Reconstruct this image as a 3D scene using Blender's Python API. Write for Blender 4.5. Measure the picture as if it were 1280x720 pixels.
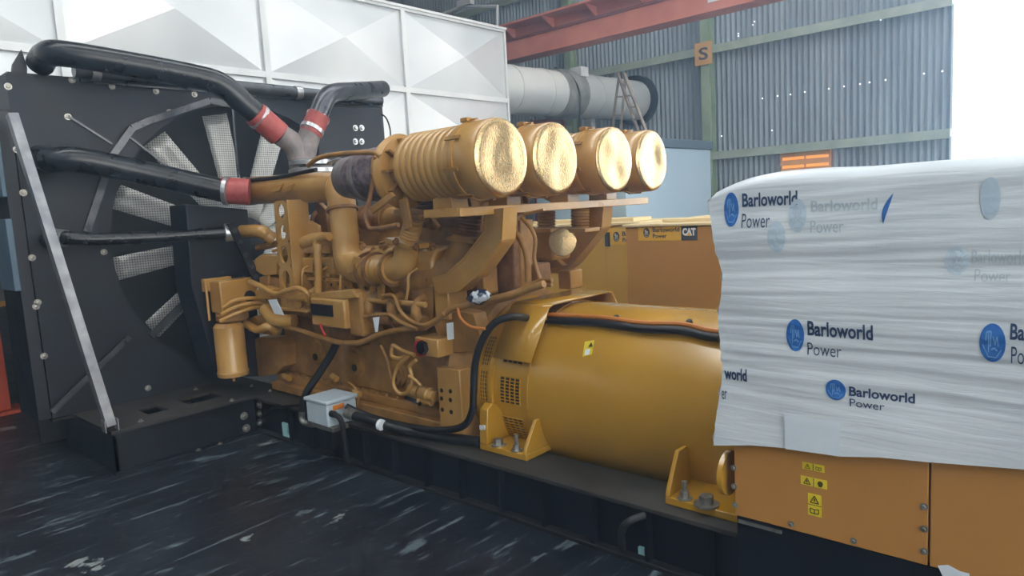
import bpy, bmesh, math, random
from mathutils import Vector, Matrix, noise
random.seed(7)
PI = math.pi
for o in list(bpy.data.objects): bpy.data.objects.remove(o)
SC = bpy.context.scene
COL = SC.collection

# ------------------------------------------------------------------ camera
FPX = 871.8
yaw, pit, rol = map(math.radians, (132.03, -6.758, -3.221))
CAM = Vector((0, 0, 1.65))
FW = Vector((math.cos(yaw)*math.cos(pit), math.sin(yaw)*math.cos(pit), math.sin(pit)))
_r = Vector((math.sin(yaw), -math.cos(yaw), 0)); _u = _r.cross(FW)
RT = _r*math.cos(rol) + _u*math.sin(rol); UP = _u*math.cos(rol) - _r*math.sin(rol)
cd = bpy.data.cameras.new('camera'); cam = bpy.data.objects.new('camera', cd); COL.objects.link(cam)
cd.sensor_width = 36; cd.lens = FPX/1280*36; cd.clip_end = 200
cam.matrix_world = Matrix(((RT.x, UP.x, -FW.x, CAM.x), (RT.y, UP.y, -FW.y, CAM.y), (RT.z, UP.z, -FW.z, CAM.z), (0, 0, 0, 1)))
SC.camera = cam
# ------------------------------------------------------------------ world, lights, exposure
w = bpy.data.worlds.new('World'); SC.world = w; w.use_nodes = True
bg = w.node_tree.nodes['Background']; bg.inputs[0].default_value = (.86, .94, 1.0, 1); bg.inputs[1].default_value = 5.0
vs = SC.view_settings; vs.view_transform = 'Standard'; vs.look = 'None'; vs.gamma = 1; vs.use_curve_mapping = False; vs.exposure = 0.3
def area(name, loc, direction, sx, sy, power, col=(.93, .97, 1)):
    l = bpy.data.lights.new(name, 'AREA'); l.shape = 'RECTANGLE'; l.size = sx; l.size_y = sy; l.energy = power; l.color = col
    o = bpy.data.objects.new(name, l); COL.objects.link(o); o.location = loc
    o.rotation_euler = Vector(direction).to_track_quat('-Z', 'Y').to_euler(); return o
for x in (-4.5, 0.0, 4.5):                          # daylight coming in through the roof lights
    area('roof_daylight', (x, 3.2, 7.95), (0, 0, -1), 1.0, 12.0, 110)

# ------------------------------------------------------------------ helpers
def P(px, py, x=None, y=None, z=None):
    """photo pixel (1280x720) -> world point on the plane the thing lies in"""
    d = FW + RT*((px-640)/FPX) + UP*((360-py)/FPX)
    if x is not None: t = (x-CAM.x)/d.x
    elif y is not None: t = (y-CAM.y)/d.y
    else: t = (z-CAM.z)/d.z
    return CAM + d*t
def V(*a): return Vector(a)
class MB:
    def __init__(s): s.v = []; s.f = []
    def add(s, vs, fs):
        b = len(s.v); s.v += [Vector(p) for p in vs]; s.f += [[b+i for i in f] for f in fs]; return s
    def box(s, x0, x1, y0, y1, z0, z1):
        return s.add([(x0,y0,z0),(x1,y0,z0),(x1,y1,z0),(x0,y1,z0),(x0,y0,z1),(x1,y0,z1),(x1,y1,z1),(x0,y1,z1)],
                     [(0,3,2,1),(4,5,6,7),(0,1,5,4),(1,2,6,5),(2,3,7,6),(3,0,4,7)])
    def prism(s, poly, off):
        """planar polygon (world points) extruded by off"""
        n = len(poly); off = Vector(off); a = [Vector(p) for p in poly]
        return s.add(a+[p+off for p in a], [list(range(n))[::-1], list(range(n, 2*n))]+[(i, (i+1) % n, n+(i+1) % n, n+i) for i in range(n)])
    def bar(s, p, q, wd, th, up=(0, 0, 1)):
        p = Vector(p); q = Vector(q); d = (q-p).normalized(); a = d.cross(Vector(up)); a = a.normalized() if a.length > 1e-4 else V(1, 0, 0); b = a.cross(d)
        c = [(-1,-1),(1,-1),(1,1),(-1,1)]
        vs = [e + a*(i*wd/2) + b*(j*th/2) for e in (p, q) for i, j in c]
        return s.add(vs, [(3,2,1,0),(4,5,6,7)]+[(i, (i+1) % 4, 4+(i+1) % 4, 4+i) for i in range(4)])
    def lathe(s, o, ax, prof, n=24, cap=True):
        """prof: list of (distance along axis, radius)"""
        o = Vector(o); ax = Vector(ax).normalized(); a = ax.orthogonal().normalized(); b = ax.cross(a); vs = []; fs = []
        for t, r in prof:
            for k in range(n):
                q = 2*PI*k/n; vs.append(o+ax*t+(a*math.cos(q)+b*math.sin(q))*r)
        for i in range(len(prof)-1):
            for k in range(n):
                fs.append((i*n+k, i*n+(k+1) % n, (i+1)*n+(k+1) % n, (i+1)*n+k))
        if cap:
            fs.append(list(range(n))[::-1]); m = (len(prof)-1)*n; fs.append([m+k for k in range(n)])
        return s.add(vs, fs)
    def cyl(s, p, q, r, r2=None, n=20):
        p = Vector(p); q = Vector(q); return s.lathe(p, q-p, [(0, r), ((q-p).length, r if r2 is None else r2)], n)
    def tube(s, pts, r, n=12, sub=6, cap=True):
        pts = [Vector(p) for p in pts]; path = []; R = r if isinstance(r, (list, tuple)) else [r]*len(pts); rr = []
        if sub > 1 and len(pts) > 2:
            e = [pts[0]*2-pts[1]]+pts+[pts[-1]*2-pts[-2]]
            for i in range(len(pts)-1):
                a, b, c, d = e[i:i+4]
                for k in range(sub):
                    t = k/sub; path.append(.5*((2*b)+(c-a)*t+(2*a-5*b+4*c-d)*t*t+(3*b-a-3*c+d)*t**3)); rr.append(R[i]*(1-t)+R[i+1]*t)
            path.append(pts[-1]); rr.append(R[-1])
        else: path = pts; rr = R
        T = [((path[min(i+1, len(path)-1)]-path[max(i-1, 0)]).normalized()) for i in range(len(path))]
        a = T[0].orthogonal().normalized(); vs = []; fs = []
        for i, p in enumerate(path):
            a = (a-T[i]*a.dot(T[i])).normalized(); b = T[i].cross(a)
            for k in range(n):
                q = 2*PI*k/n; vs.append(p+(a*math.cos(q)+b*math.sin(q))*rr[i])
        for i in range(len(path)-1):
            for k in range(n): fs.append((i*n+k, i*n+(k+1) % n, (i+1)*n+(k+1) % n, (i+1)*n+k))
        if cap: fs.append(list(range(n))[::-1]); m = (len(path)-1)*n; fs.append([m+k for k in range(n)])
        return s.add(vs, fs)
    def build(s, name, m, parent=None, bevel=0, smooth=True, fix=True):
        me = bpy.data.meshes.new(name); me.from_pydata([tuple(p) for p in s.v], [], s.f); me.update()
        if fix:
            bm = bmesh.new(); bm.from_mesh(me); bmesh.ops.recalc_face_normals(bm, faces=bm.faces); bm.to_mesh(me); bm.free()
        me.materials.append(m)
        if smooth:
            me.polygons.foreach_set('use_smooth', [True]*len(me.polygons)); me.set_sharp_from_angle(angle=math.radians(34))
        o = bpy.data.objects.new(name, me); COL.objects.link(o)
        if parent is not None: o.parent = parent; o.matrix_parent_inverse = Matrix.Translation(-parent_loc(parent))
        if bevel:
            b = o.modifiers.new('bevel', 'BEVEL'); b.width = bevel; b.segments = 2; b.limit_method = 'ANGLE'; b.angle_limit = math.radians(40); b.harden_normals = False
        return o
def parent_loc(o):
    l = Vector(o.location)
    if o.parent is not None and o.type == 'EMPTY': l = l
    return l if o.parent is None else (Vector((0, 0, 0)) if o.type == 'MESH' else l)
def tag(o, label, cat, group=None):
    o['label'] = label; o['category'] = cat
    if group: o['group'] = group
    return o
def thing(name, label, cat, loc=(0, 0, 0), group=None):
    o = bpy.data.objects.new(name, None); COL.objects.link(o); o.location = loc; o.empty_display_size = .1
    return tag(o, label, cat, group)
def struct(o): o['kind'] = 'structure'; return o
def inst(src, loc, parent=None, rot=None, scale=None):
    """copy of a small piece whose mesh is centred on its own origin"""
    o = src.copy(); COL.objects.link(o)
    o.location = loc
    if rot is not None: o.rotation_euler = rot
    if scale is not None: o.scale = scale
    o.parent = parent
    if parent is not None: o.matrix_parent_inverse = Matrix.Translation(-parent_loc(parent))
    return o

# ------------------------------------------------------------------ materials
def lin(c): return tuple(((v/255)/12.92 if v/255 <= .04045 else ((v/255+.055)/1.055)**2.4) for v in c)+(1,)
def mat(name, c1, c2=None, rough=.5, metal=0, scale=6, bump=0, bscale=40, detail=4, spec=.5, coat=0, rvar=.12, stretch=None, fac=(.35, .7)):
    m = bpy.data.materials.new(name); m.use_nodes = True; nt = m.node_tree; N = nt.nodes; L = nt.links; b = N['Principled BSDF']
    b.inputs['Metallic'].default_value = metal; b.inputs['Specular IOR Level'].default_value = spec; b.inputs['Coat Weight'].default_value = coat; b.inputs['Coat Roughness'].default_value = .12
    tc = N.new('ShaderNodeTexCoord'); mp = N.new('ShaderNodeMapping'); L.new(tc.outputs['Object'], mp.inputs[0])
    if stretch: mp.inputs['Scale'].default_value = stretch
    nz = N.new('ShaderNodeTexNoise'); nz.inputs['Scale'].default_value = scale; nz.inputs['Detail'].default_value = detail; L.new(mp.outputs[0], nz.inputs[0])
    rp = N.new('ShaderNodeValToRGB'); rp.color_ramp.elements[0].position = fac[0]; rp.color_ramp.elements[1].position = fac[1]
    rp.color_ramp.elements[0].color = lin(c1); rp.color_ramp.elements[1].color = lin(c2 or c1)
    L.new(nz.outputs['Fac'], rp.inputs[0]); L.new(rp.outputs[0], b.inputs['Base Color'])
    mr = N.new('ShaderNodeMapRange'); mr.inputs['To Min'].default_value = max(.02, rough-rvar); mr.inputs['To Max'].default_value = min(1, rough+rvar)
    L.new(nz.outputs['Fac'], mr.inputs['Value']); L.new(mr.outputs[0], b.inputs['Roughness'])
    if bump:
        n2 = N.new('ShaderNodeTexNoise'); n2.inputs['Scale'].default_value = bscale; n2.inputs['Detail'].default_value = 3; L.new(mp.outputs[0], n2.inputs[0])
        bp = N.new('ShaderNodeBump'); bp.inputs['Strength'].default_value = bump; bp.inputs['Distance'].default_value = .02; L.new(n2.outputs['Fac'], bp.inputs['Height']); L.new(bp.outputs[0], b.inputs['Normal'])
    return m
def emis(name, c, s):
    m = bpy.data.materials.new(name); m.use_nodes = True; b = m.node_tree.nodes['Principled BSDF']; b.inputs['Base Color'].default_value = lin(c)
    b.inputs['Emission Color'].default_value = lin(c); b.inputs['Emission Strength'].default_value = s; return m
M = {}
M['yel'] = mat('engine_yellow_paint', (170, 126, 62), (188, 147, 84), .33, 0, 5, .05, 60, coat=.4)
M['yel2'] = mat('engine_yellow_brown', (134, 95, 46), (172, 128, 68), .52, 0, 9, .12, 50)  # darker, browner and rougher than the main engine yellow
M['alt'] = mat('alternator_yellow_paint', (182, 136, 40), (188, 142, 48), .22, 0, 2.5, .012, 5, coat=.6, rvar=.05)
M['panel'] = mat('panel_orange_yellow', (178, 124, 60), (184, 130, 66), .45, 0, 2, 0, rvar=.06)
M['encl'] = mat('enclosure_yellow', (184, 132, 58), (190, 140, 66), .45, 0, 2, 0, rvar=.06)
M['enclb'] = mat('enclosure_bright_yellow', (206, 158, 56), (212, 166, 66), .45, 0, 2, 0, rvar=.06)
M['cap'] = mat('bare_gold_cap', (178, 150, 108), (192, 166, 124), .2, .95, 60, .1, 120, rvar=.06)
M['blk'] = mat('black_satin_paint', (9, 13, 23), (15, 20, 32), .42, 0, 6, .04, 30)
M['blkd'] = mat('black_matt_sheet', (9, 14, 25), (15, 21, 34), .55, 0, 4)
M['rail'] = mat('black_dusty_rail', (12, 16, 24), (30, 31, 34), .6, 0, 7, .1, 40)
M['deck'] = mat('dusty_grey_deck', (38, 37, 36), (58, 55, 50), .7, 0, 5, .1, 40)
M['rub'] = mat('black_rubber', (14, 16, 20), (24, 27, 32), .45, 0, 15)
M['pipe'] = mat('black_gloss_pipe', (22, 25, 30), (34, 37, 42), .28, 0, 8, rvar=.06)
M['pipeg'] = mat('dark_grey_pipe', (70, 72, 78), (96, 98, 102), .3, .6, 8)
M['red'] = mat('red_silicone_hose', (146, 56, 54), (170, 84, 78), .5, 0, 20)
M['sil'] = mat('galvanised_silver', (170, 172, 176), (200, 202, 206), .32, .85, 12)
M['strut'] = mat('brushed_grey_strut', (120, 122, 128), (158, 160, 164), .4, .7, 9)
M['gry'] = mat('grey_cast', (112, 104, 104), (140, 130, 128), .55, .2, 12, .2, 40)
M['wrapg'] = mat('mauve_grey_lagging', (84, 72, 78), (140, 122, 122), .7, 0, 22, .6, 25)
M['brown'] = mat('rust_brown_casting', (112, 76, 42), (150, 106, 62), .6, 0, 14, .2, 40)
M['blade'] = mat('pale_metal_blade', (206, 208, 208), (226, 226, 224), .4, .3, 8)
M['core'] = mat('dark_radiator_core', (8, 9, 12), (14, 16, 20), .7, 0, 40)
M['white'] = mat('white_sheet_metal', (196, 200, 204), (212, 215, 218), .34, .35, 1.2, .02, 4, rvar=.06)
M['whitef'] = mat('pale_aluminium_trim', (190, 193, 196), (206, 209, 211), .4, .2, 3)
M['beam'] = mat('red_oxide_beam', (190, 110, 92), (206, 130, 110), .6, 0, 3, .05)
M['beamd'] = mat('dark_red_oxide', (120, 62, 56), (140, 78, 70), .6, 0, 3)
M['corr'] = mat('corrugated_steel', (124, 136, 148), (150, 162, 172), .5, .1, .8, 0, detail=6, stretch=(3, 1, .6))
M['girt'] = mat('pale_green_steel', (142, 156, 144), (162, 174, 160), .6, 0, 5)
M['grn'] = mat('green_column', (128, 150, 126), (150, 168, 142), .6, 0, 4)
M['sign'] = mat('tan_sign_board', (196, 146, 78), (206, 158, 92), .6, 0, 5)
M['ink'] = mat('dark_print', (48, 44, 48), (56, 52, 56), .7)
M['navy'] = mat('navy_print', (38, 58, 92), (44, 64, 98), .5)
M['blue'] = mat('blue_print', (32, 92, 168), (52, 116, 190), .5, 0, 40)
M['bluel'] = mat('blue_print_highlight', (96, 150, 206), (120, 168, 214), .5)
M['fade'] = mat('faded_print', (186, 203, 216), (196, 210, 220), .5)
M['fade2'] = mat('faded_grey_print', (178, 188, 196), (188, 196, 202), .5)
M['wpr'] = mat('white_print', (240, 240, 240), None, .5)
M['yst'] = mat('yellow_sticker', (222, 196, 40), (228, 204, 60), .45)
M['ydk'] = mat('sticker_symbol', (70, 62, 20), None, .5)
M['gold'] = mat('gold_sticker', (226, 174, 44), (232, 184, 60), .45)
M['duct'] = mat('galvanised_duct', (182, 188, 192), (204, 206, 204), .4, .2, 2.2, .06, 8, stretch=(1, .4, 1))
M['ductj'] = mat('dull_duct_jacket', (120, 122, 122), (160, 160, 156), .5, .3, 5, .3, 12)
M['bluebox'] = mat('blue_grey_panel', (142, 164, 182), (152, 174, 190), .5, 0, .6)
M['bluedk'] = mat('slate_cap', (66, 84, 100), (76, 92, 106), .5)
M['lad'] = mat('aged_aluminium', (128, 118, 112), (160, 150, 142), .5, .3, 10)
M['board'] = mat('pale_plywood', (214, 190, 140), (230, 208, 164), .6, 0, 6, .05, stretch=(1, 8, 8))
M['jb'] = mat('light_grey_plastic', (176, 190, 200), (188, 200, 208), .42, 0, 6, rvar=.05)
M['zinc'] = mat('zinc_bolt', (140, 138, 132), (176, 174, 168), .38, .8, 30)
M['paper'] = mat('white_paper_tag', (210, 218, 226), (226, 232, 238), .6)
M['cyan'] = mat('pale_cyan_label', (150, 200, 206), (170, 214, 216), .5)
M['orng'] = mat('orange_label', (222, 130, 40), None, .5)
M['orpost'] = mat('orange_red_post', (190, 74, 44), (206, 92, 56), .5, 0, 4)
M['bluem'] = mat('steel_blue_machine', (70, 92, 110), (92, 112, 128), .5, 0, 5)
M['redk'] = mat('red_connector', (170, 36, 40), None, .45)
M['dark'] = mat('dark_window', (22, 26, 32), (30, 32, 36), .35)
M['hole'] = emis('daylight_pinhole', (240, 246, 255), 3)
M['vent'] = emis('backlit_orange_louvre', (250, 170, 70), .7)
M['roof'] = mat('roof_sheet', (120, 126, 130), (136, 140, 144), .6)
M['orcab'] = mat('orange_conduit', (196, 120, 50), None, .5)
M['bag'] = mat('blue_white_plastic', (30, 44, 70), (214, 220, 228), .25, 0, 22, fac=(.5, .58))
def film_mat():
    m = mat('white_plastic_film', (206, 212, 216), (222, 227, 230), .3, 0, 2, 0, rvar=.08, spec=.6)
    nt = m.node_tree; N = nt.nodes; L = nt.links; b = N['Principled BSDF']
    tc = N.new('ShaderNodeTexCoord'); mp = N.new('ShaderNodeMapping'); mp.inputs['Scale'].default_value = (2.2, 6, 26); mp.inputs['Rotation'].default_value = (0, .06, 0); L.new(tc.outputs['Object'], mp.inputs[0])
    nz = N.new('ShaderNodeTexNoise'); nz.inputs['Scale'].default_value = 1.6; nz.inputs['Detail'].default_value = 6; nz.inputs['Distortion'].default_value = .6; L.new(mp.outputs[0], nz.inputs[0])
    bp = N.new('ShaderNodeBump'); bp.inputs['Strength'].default_value = .3; bp.inputs['Distance'].default_value = .01; L.new(nz.outputs['Fac'], bp.inputs['Height']); L.new(bp.outputs[0], b.inputs['Normal'])
    b.inputs['Subsurface Weight'].default_value = 0
    return m
M['film'] = film_mat()
def guard_mat():
    m = mat('perforated_guard', (20, 22, 26), (30, 33, 38), .45, .3, 20)
    nt = m.node_tree; N = nt.nodes; L = nt.links; b = N['Principled BSDF']
    tc = N.new('ShaderNodeTexCoord'); mp = N.new('ShaderNodeMapping'); mp.inputs['Scale'].default_value = (0, 1, 1); L.new(tc.outputs['Object'], mp.inputs[0])
    vo = N.new('ShaderNodeTexVoronoi'); vo.inputs['Scale'].default_value = 52; vo.inputs['Randomness'].default_value = 0; L.new(mp.outputs[0], vo.inputs[0])
    gt = N.new('ShaderNodeMath'); gt.operation = 'GREATER_THAN'; gt.inputs[1].default_value = .5; L.new(vo.outputs['Distance'], gt.inputs[0]); L.new(gt.outputs[0], b.inputs['Alpha'])
    return m
M['guard'] = guard_mat()
def floor_mat():
    m = mat('worn_black_floor_paint', (13, 19, 29), (22, 28, 38), .42, 0, 3, .12, 18, rvar=.14)
    nt = m.node_tree; N = nt.nodes; L = nt.links; b = N['Principled BSDF']; base = b.inputs['Base Color'].links[0].from_socket
    tc = N.new('ShaderNodeTexCoord')
    def mask(scale, st, rot, lo, hi, det=8, dist=.4):
        mp = N.new('ShaderNodeMapping'); mp.inputs['Scale'].default_value = st; mp.inputs['Rotation'].default_value = (0, 0, rot); L.new(tc.outputs['Object'], mp.inputs[0])
        nz = N.new('ShaderNodeTexNoise'); nz.inputs['Scale'].default_value = scale; nz.inputs['Detail'].default_value = det; nz.inputs['Roughness'].default_value = .68; nz.inputs['Distortion'].default_value = dist; L.new(mp.outputs[0], nz.inputs[0])
        r = N.new('ShaderNodeMapRange'); r.inputs['From Min'].default_value = lo; r.inputs['From Max'].default_value = hi; L.new(nz.outputs['Fac'], r.inputs['Value']); return r.outputs[0]
    def mix(a, c, f, k=1.0):
        mx = N.new('ShaderNodeMixRGB'); mx.inputs[2].default_value = lin(c); L.new(a, mx.inputs[1])
        mu = N.new('ShaderNodeMath'); mu.operation = 'MULTIPLY'; mu.inputs[1].default_value = k; L.new(f, mu.inputs[0]); L.new(mu.outputs[0], mx.inputs[0]); return mx.outputs[0]
    c = mix(base, (62, 72, 80), mask(1.3, (1, 1, 1), 0, .45, .7), .35)
    c = mix(c, (104, 118, 126), mask(8, (1.0, .25, 1), .12, .575, .63, 10, .1), .6)     # scuffs drawn out along y
    c = mix(c, (112, 124, 130), mask(12, (1.5, .1, 1), .04, .575, .64, 8, 0), .55)
    c = mix(c, (134, 142, 142), mask(3.0, (1, .6, 1), .2, .645, .655, 14, .3), .9)      # bare concrete chips
    L.new(c, b.inputs['Base Color']); return m
M['floor'] = floor_mat()

# ------------------------------------------------------------------ the building
WY = 11.3
o = struct(MB().box(-22, 14, -9, 24, -.1, 0).build('floor', M['floor'], smooth=False))
def corrugated(name, x0, x1, z0, z1, y, m):
    per = .088; n = int((x1-x0)/per*8); vs = []; fs = []
    for i in range(n+1):
        x = x0+(x1-x0)*i/n; d = .02*math.sin(2*PI*x/per)
        vs += [(x, y+d, z0), (x, y+d, z1)]
    fs = [(2*i, 2*i+2, 2*i+3, 2*i+1) for i in range(n)]
    return struct(MB().add(vs, fs).build(name, m, fix=False))
wall = corrugated('wall_far', -21, -1.93, 0, 8.1, WY, M['corr'])   # stops at the tall open doorway
corrugated('wall_far_end', 4.3, 13, 0, 8.1, WY, M['corr'])  # end and lintel are unseen, shaped for the doorway's reflection in the caps
corrugated('wall_far_lintel', -1.93, 4.3, 6.6, 8.1, WY, M['corr'])
struct(MB().box(-21.3, -21.1, -9, WY, 0, 8.1).build('wall_left', M['roof']))
struct(MB().box(-21, 13, -9.2, -9, 0, 8.1).build('wall_near', M['roof']))
cl = MB()                                            # roof sheets between the roof lights
xs = [-21, -5, -4, -.5, .5, 4, 5, 13]
for i in range(0, len(xs), 2): cl.box(xs[i], xs[i+1], -9, WY, 8.0, 8.1)
struct(cl.build('ceiling', M['roof'], smooth=False))
for k, z in enumerate((2.30, 4.03, 5.8)):
    b = MB().box(-21, -1.93, WY-.14, WY-.03, z-.05, z+.05); b.box(-21, -1.93, WY-.15, WY-.14, z-.08, z+.05)
    struct(b.build('trim_%d' % (k+1), M['girt']))
def column(n, x, y, m):
    b = MB(); b.box(x-.075, x+.075, y-.012, y, 0, 8); b.box(x-.075, x+.075, y-.2, y-.188, 0, 8); b.box(x-.006, x+.006, y-.19, y-.01, 0, 8)
    return struct(b.build('trim_%d' % n, m))
cx = P(884, 150, y=WY-.2).x
column(4, cx, WY-.04, M['grn']); column(5, P(716, 20, y=WY).x, WY-.04, M['grn'])
# light leaking through old fixing holes in the wall sheets
pts = [(943, 27), (941, 31), (923, 42), (923, 45), (953, 123), (972, 120), (988, 118), (1006, 115), (1036, 111), (1055, 108), (1075, 105), (1087, 103), (1107, 100), (1155, 92), (1178, 89), (1101, 25), (902, 170), (965, 163)]
hole = None
for q in pts:
    p = P(*q, y=WY-.026)
    if hole is None:
        hole = MB().lathe((0, 0, 0), (0, -1, 0), [(0, .010), (.002, .010)], 10).build('fixing_hole', M['hole'], wall); hole.location = p
    else: inst(hole, p, wall)
# tan S sign on the green column
sg = thing('column_sign', 'tan square board with dark letter S fixed to green column', 'sign', P(879, 66, y=WY-.27))
a = P(868, 55, y=WY-.27); c = P(890, 79, y=WY-.27)
MB().box(a.x, c.x, WY-.27, WY-.255, c.z, a.z).build('board', M['sign'], sg)

def text(name, body, p0, width, height, m, parent, bold=0, y=None, warp=None, depth=.0012, facing='-y', shear=0):
    """lettering fitted to a box: lower left corner p0, width along +x, height along +z, printed on a face towards -y"""
    cu = bpy.data.curves.new(name, 'FONT'); cu.body = body; cu.offset = bold; cu.resolution_u = 3; cu.shear = shear
    t = bpy.data.objects.new(name, cu); COL.objects.link(t); bpy.context.view_layer.update()
    me = bpy.data.meshes.new_from_object(t.evaluated_get(bpy.context.evaluated_depsgraph_get())); bpy.data.objects.remove(t)
    bm = bmesh.new(); bm.from_mesh(me); xs_ = [v.co.x for v in bm.verts]; ys_ = [v.co.y for v in bm.verts]
    x0, x1, y0, y1 = min(xs_), max(xs_), min(ys_), max(ys_)
    for v in bm.verts: v.co = Vector((p0[0]+(v.co.x-x0)/(x1-x0)*width, 0, p0[2]+(v.co.y-y0)/(y1-y0)*height))
    if warp:
        for k in range(int(width/.008)+1): bmesh.ops.bisect_plane(bm, geom=bm.verts[:]+bm.edges[:]+bm.faces[:], plane_co=(p0[0]+k*.008, 0, 0), plane_no=(1, 0, 0))
        for k in range(int(height/.005)+1): bmesh.ops.bisect_plane(bm, geom=bm.verts[:]+bm.edges[:]+bm.faces[:], plane_co=(0, 0, p0[2]+k*.005), plane_no=(0, 0, 1))
    for v in bm.verts: v.co.y = (warp(v.co.x, v.co.z) if warp else p0[1])-depth
    bm.to_mesh(me); bm.free(); me.materials.clear(); me.materials.append(m)
    for f in me.polygons: f.use_smooth = False
    ob = bpy.data.objects.new(name, me); COL.objects.link(ob); ob.parent = parent
    if parent is not None: ob.matrix_parent_inverse = Matrix.Translation(-parent_loc(parent))
    return ob
q0 = P(873.5, 76, y=WY-.272); q1 = P(885, 58, y=WY-.272)
text('letter', 'S', (q0.x, WY-.272, q0.z), q1.x-q0.x, q1.z-q0.z, M['ink'], sg, .02)
# orange louvred vent in the far wall
vt = thing('louvre_vent', 'orange backlit louvred vent set in the corrugated wall', 'vent', P(1006, 200, y=WY))
a = P(976, 189, y=WY-.05); c = P(1038, 220, y=WY-.05)
a2 = V(a.x, 0, a.z); w_ = c.x-a.x; h_ = .62
fr = MB(); fr.box(a.x, c.x, WY-.06, WY-.03, a.z-.025, a.z); fr.box(a.x, c.x, WY-.06, WY-.03, a.z-h_, a.z-h_+.025)
for xx in (a.x, a.x+w_/2-.01, c.x-.02): fr.box(xx, xx+.02, WY-.06, WY-.03, a.z-h_, a.z)
fr.build('frame', M['sign'], vt)
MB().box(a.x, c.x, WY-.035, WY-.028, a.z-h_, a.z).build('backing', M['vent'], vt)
for k in range(5):
    z = a.z-.06-k*.125
    MB().prism([(a.x, WY-.04, z+.03), (a.x, WY-.09, z-.05), (a.x, WY-.095, z-.045), (a.x, WY-.045, z+.035)], (w_, 0, 0)).build('slat', M['sign'], vt)

# white diamond-panelled plenum behind the radiator
XC = -6.4
pl = thing('plenum_housing', 'large white sheet metal housing with diamond-creased panels behind the radiator', 'housing', (XC-1, 4, 0))
yr = P(634, 80, x=XC).y; zt = P(633, 38, x=XC).z; zm = P(636, 126, x=XC).z; y2 = P(505, 60, x=XC).y
pw = yr-.02-y2; rows = [zt, zm]
ph = zt-zm
while rows[-1] > .05: rows.append(max(0, rows[-1]-ph*1.02))
MB().box(XC-2.2, XC-.06, 2.2, yr-.02, 0, zt-.02).build('core_box', M['white'], pl)
MB().box(XC-2.2, XC-.06, -4, 2.2, 2.15, zt-.02).build('core_box', M['white'], pl)
ys = [yr]; 
while ys[-1] > -3: ys.append(ys[-1]-pw)
for i in range(len(ys)-1):
    for j in range(len(rows)-1):
        a0, a1, b0, b1 = ys[i+1]+.03, ys[i]-.03, rows[j+1]+.028, rows[j]-.028
        if b1-b0 < .1 or (a0 < 1.7 and b0 < 2): continue
        m_ = ((a0+a1)/2, (b0+b1)/2); X = XC-.03
        MB().add([(X, a0, b0), (X, a1, b0), (X, a1, b1), (X, a0, b1), (X+.11, *m_)], [(0, 1, 4), (1, 2, 4), (2, 3, 4), (3, 0, 4)]).build('panel', M['white'], pl, smooth=False)
fr = MB()
for y in ys: fr.box(XC-.06, XC, y-.03, y+.0 if y == yr else y+.03, 0 if y > 1.6 else 2.15, zt)
for y in ys[:-1]:
    for z in rows:
        if y-pw < 1.7 and z < 2: continue
        fr.box(XC-.06, XC-.002, y-pw+.03, y-.03, max(0, z-.03), z+(.0 if z == zt else .03))
fr.box(XC-2.2, XC+.015, -4, yr+.01, zt, zt+.03)
fr.build('frame', M['whitef'], pl)

# galvanised duct from the plenum to the wall
XD = -6.85
du = thing('exhaust_duct', 'large round galvanised duct running from white housing into the corrugated wall', 'duct', (XD, 9, 3))
cL = (P(645, 84, x=XD)+P(645, 146, x=XD))/2; cR = (P(806, 105, x=XD)+P(806, 150, x=XD))/2
rD = (P(645, 84, x=XD)-P(645, 146, x=XD)).length/2*.97
d0 = V(XD, yr-.02, cL.z); d1 = V(XD, WY-.03, cR.z)
MB().cyl(d0, d1, rD, n=40).build('pipe', M['duct'], du)
ax = (d1-d0).normalized()
for t in (.12, .3, .62, .8): MB().lathe(d0+ax*((d1-d0).length*t), ax, [(-.02, rD+.001), (-.015, rD+.014), (.015, rD+.014), (.02, rD+.001)], 40, False).build('seam_ring', M['duct'], du)
MB().lathe(d0+ax*((d1-d0).length*.38), ax, [(0, rD+.001), (.01, rD+.03), (.5, rD+.035), (.52, rD+.001)], 40, False).build('lagging_jacket', M['ductj'], du)
MB().lathe(d1-ax*.12, ax, [(0, rD+.005), (.0, rD+.09), (.1, rD+.1)], 40, False).build('wall_flange', M['blkd'], du)
jc = d0+ax*((d1-d0).length*.40)
MB().tube([jc+V(.02, 0, rD+.05), jc+V(rD*.8, .05, rD*.7), jc+V(rD+.05, .1, 0), jc+V(rD+.03, .12, -rD*.8), jc+V(rD*.9, .12, -.75)], .014, 8).build('cable', M['rub'], du)
MB().box(jc.x+.1, jc.x+.3, jc.y+.3, jc.y+.5, jc.z+rD*.75, jc.z+rD+.06).build('pull_box', M['whitef'], du)

# red overhead crane beam
YB = 9.0
cb = thing('crane_beam', 'red overhead crane girder with triangular gussets above the duct', 'crane beam', (-6, YB, 4))
zb = P(635, 75.6, y=YB).z; z1 = P(635, 53, y=YB).z; z2 = P(635, 35, y=YB).z
x0, x1 = -12, 9
MB().box(x0, x1, YB, YB+.32, zb, z1).build('girder', M['beam'], cb)
MB().box(x0, x1, YB-.03, YB+.35, z1, z1+.035).build('rail', M['beamd'], cb)
MB().box(x0, x1, YB+.1, YB+.12, z1+.035, z2-.02).build('web', M['beam'], cb)
MB().box(x0, x1, YB-.22, YB+.35, z2-.02, z2+.01).build('top_flange', M['beam'], cb)
x = -10.3; gs = None
while x < 4:
    if gs is None:
        gs = MB().prism([(0, YB+.1, z1+.04), (0, YB+.1, z2-.02), (0, YB-.2, z2-.02)], (.03, 0, 0)).build('gusset', M['beam'], cb); gs.location = (x, 0, 0)
    else: inst(gs, (x, 0, 0), cb)
    x += .82
p = P(885, 2, y=YB); MB().box(p.x, p.x+.9, YB-.012, YB-.002, p.z-.02, p.z+.16).build('name_plate', M['paper'], cb)

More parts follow.
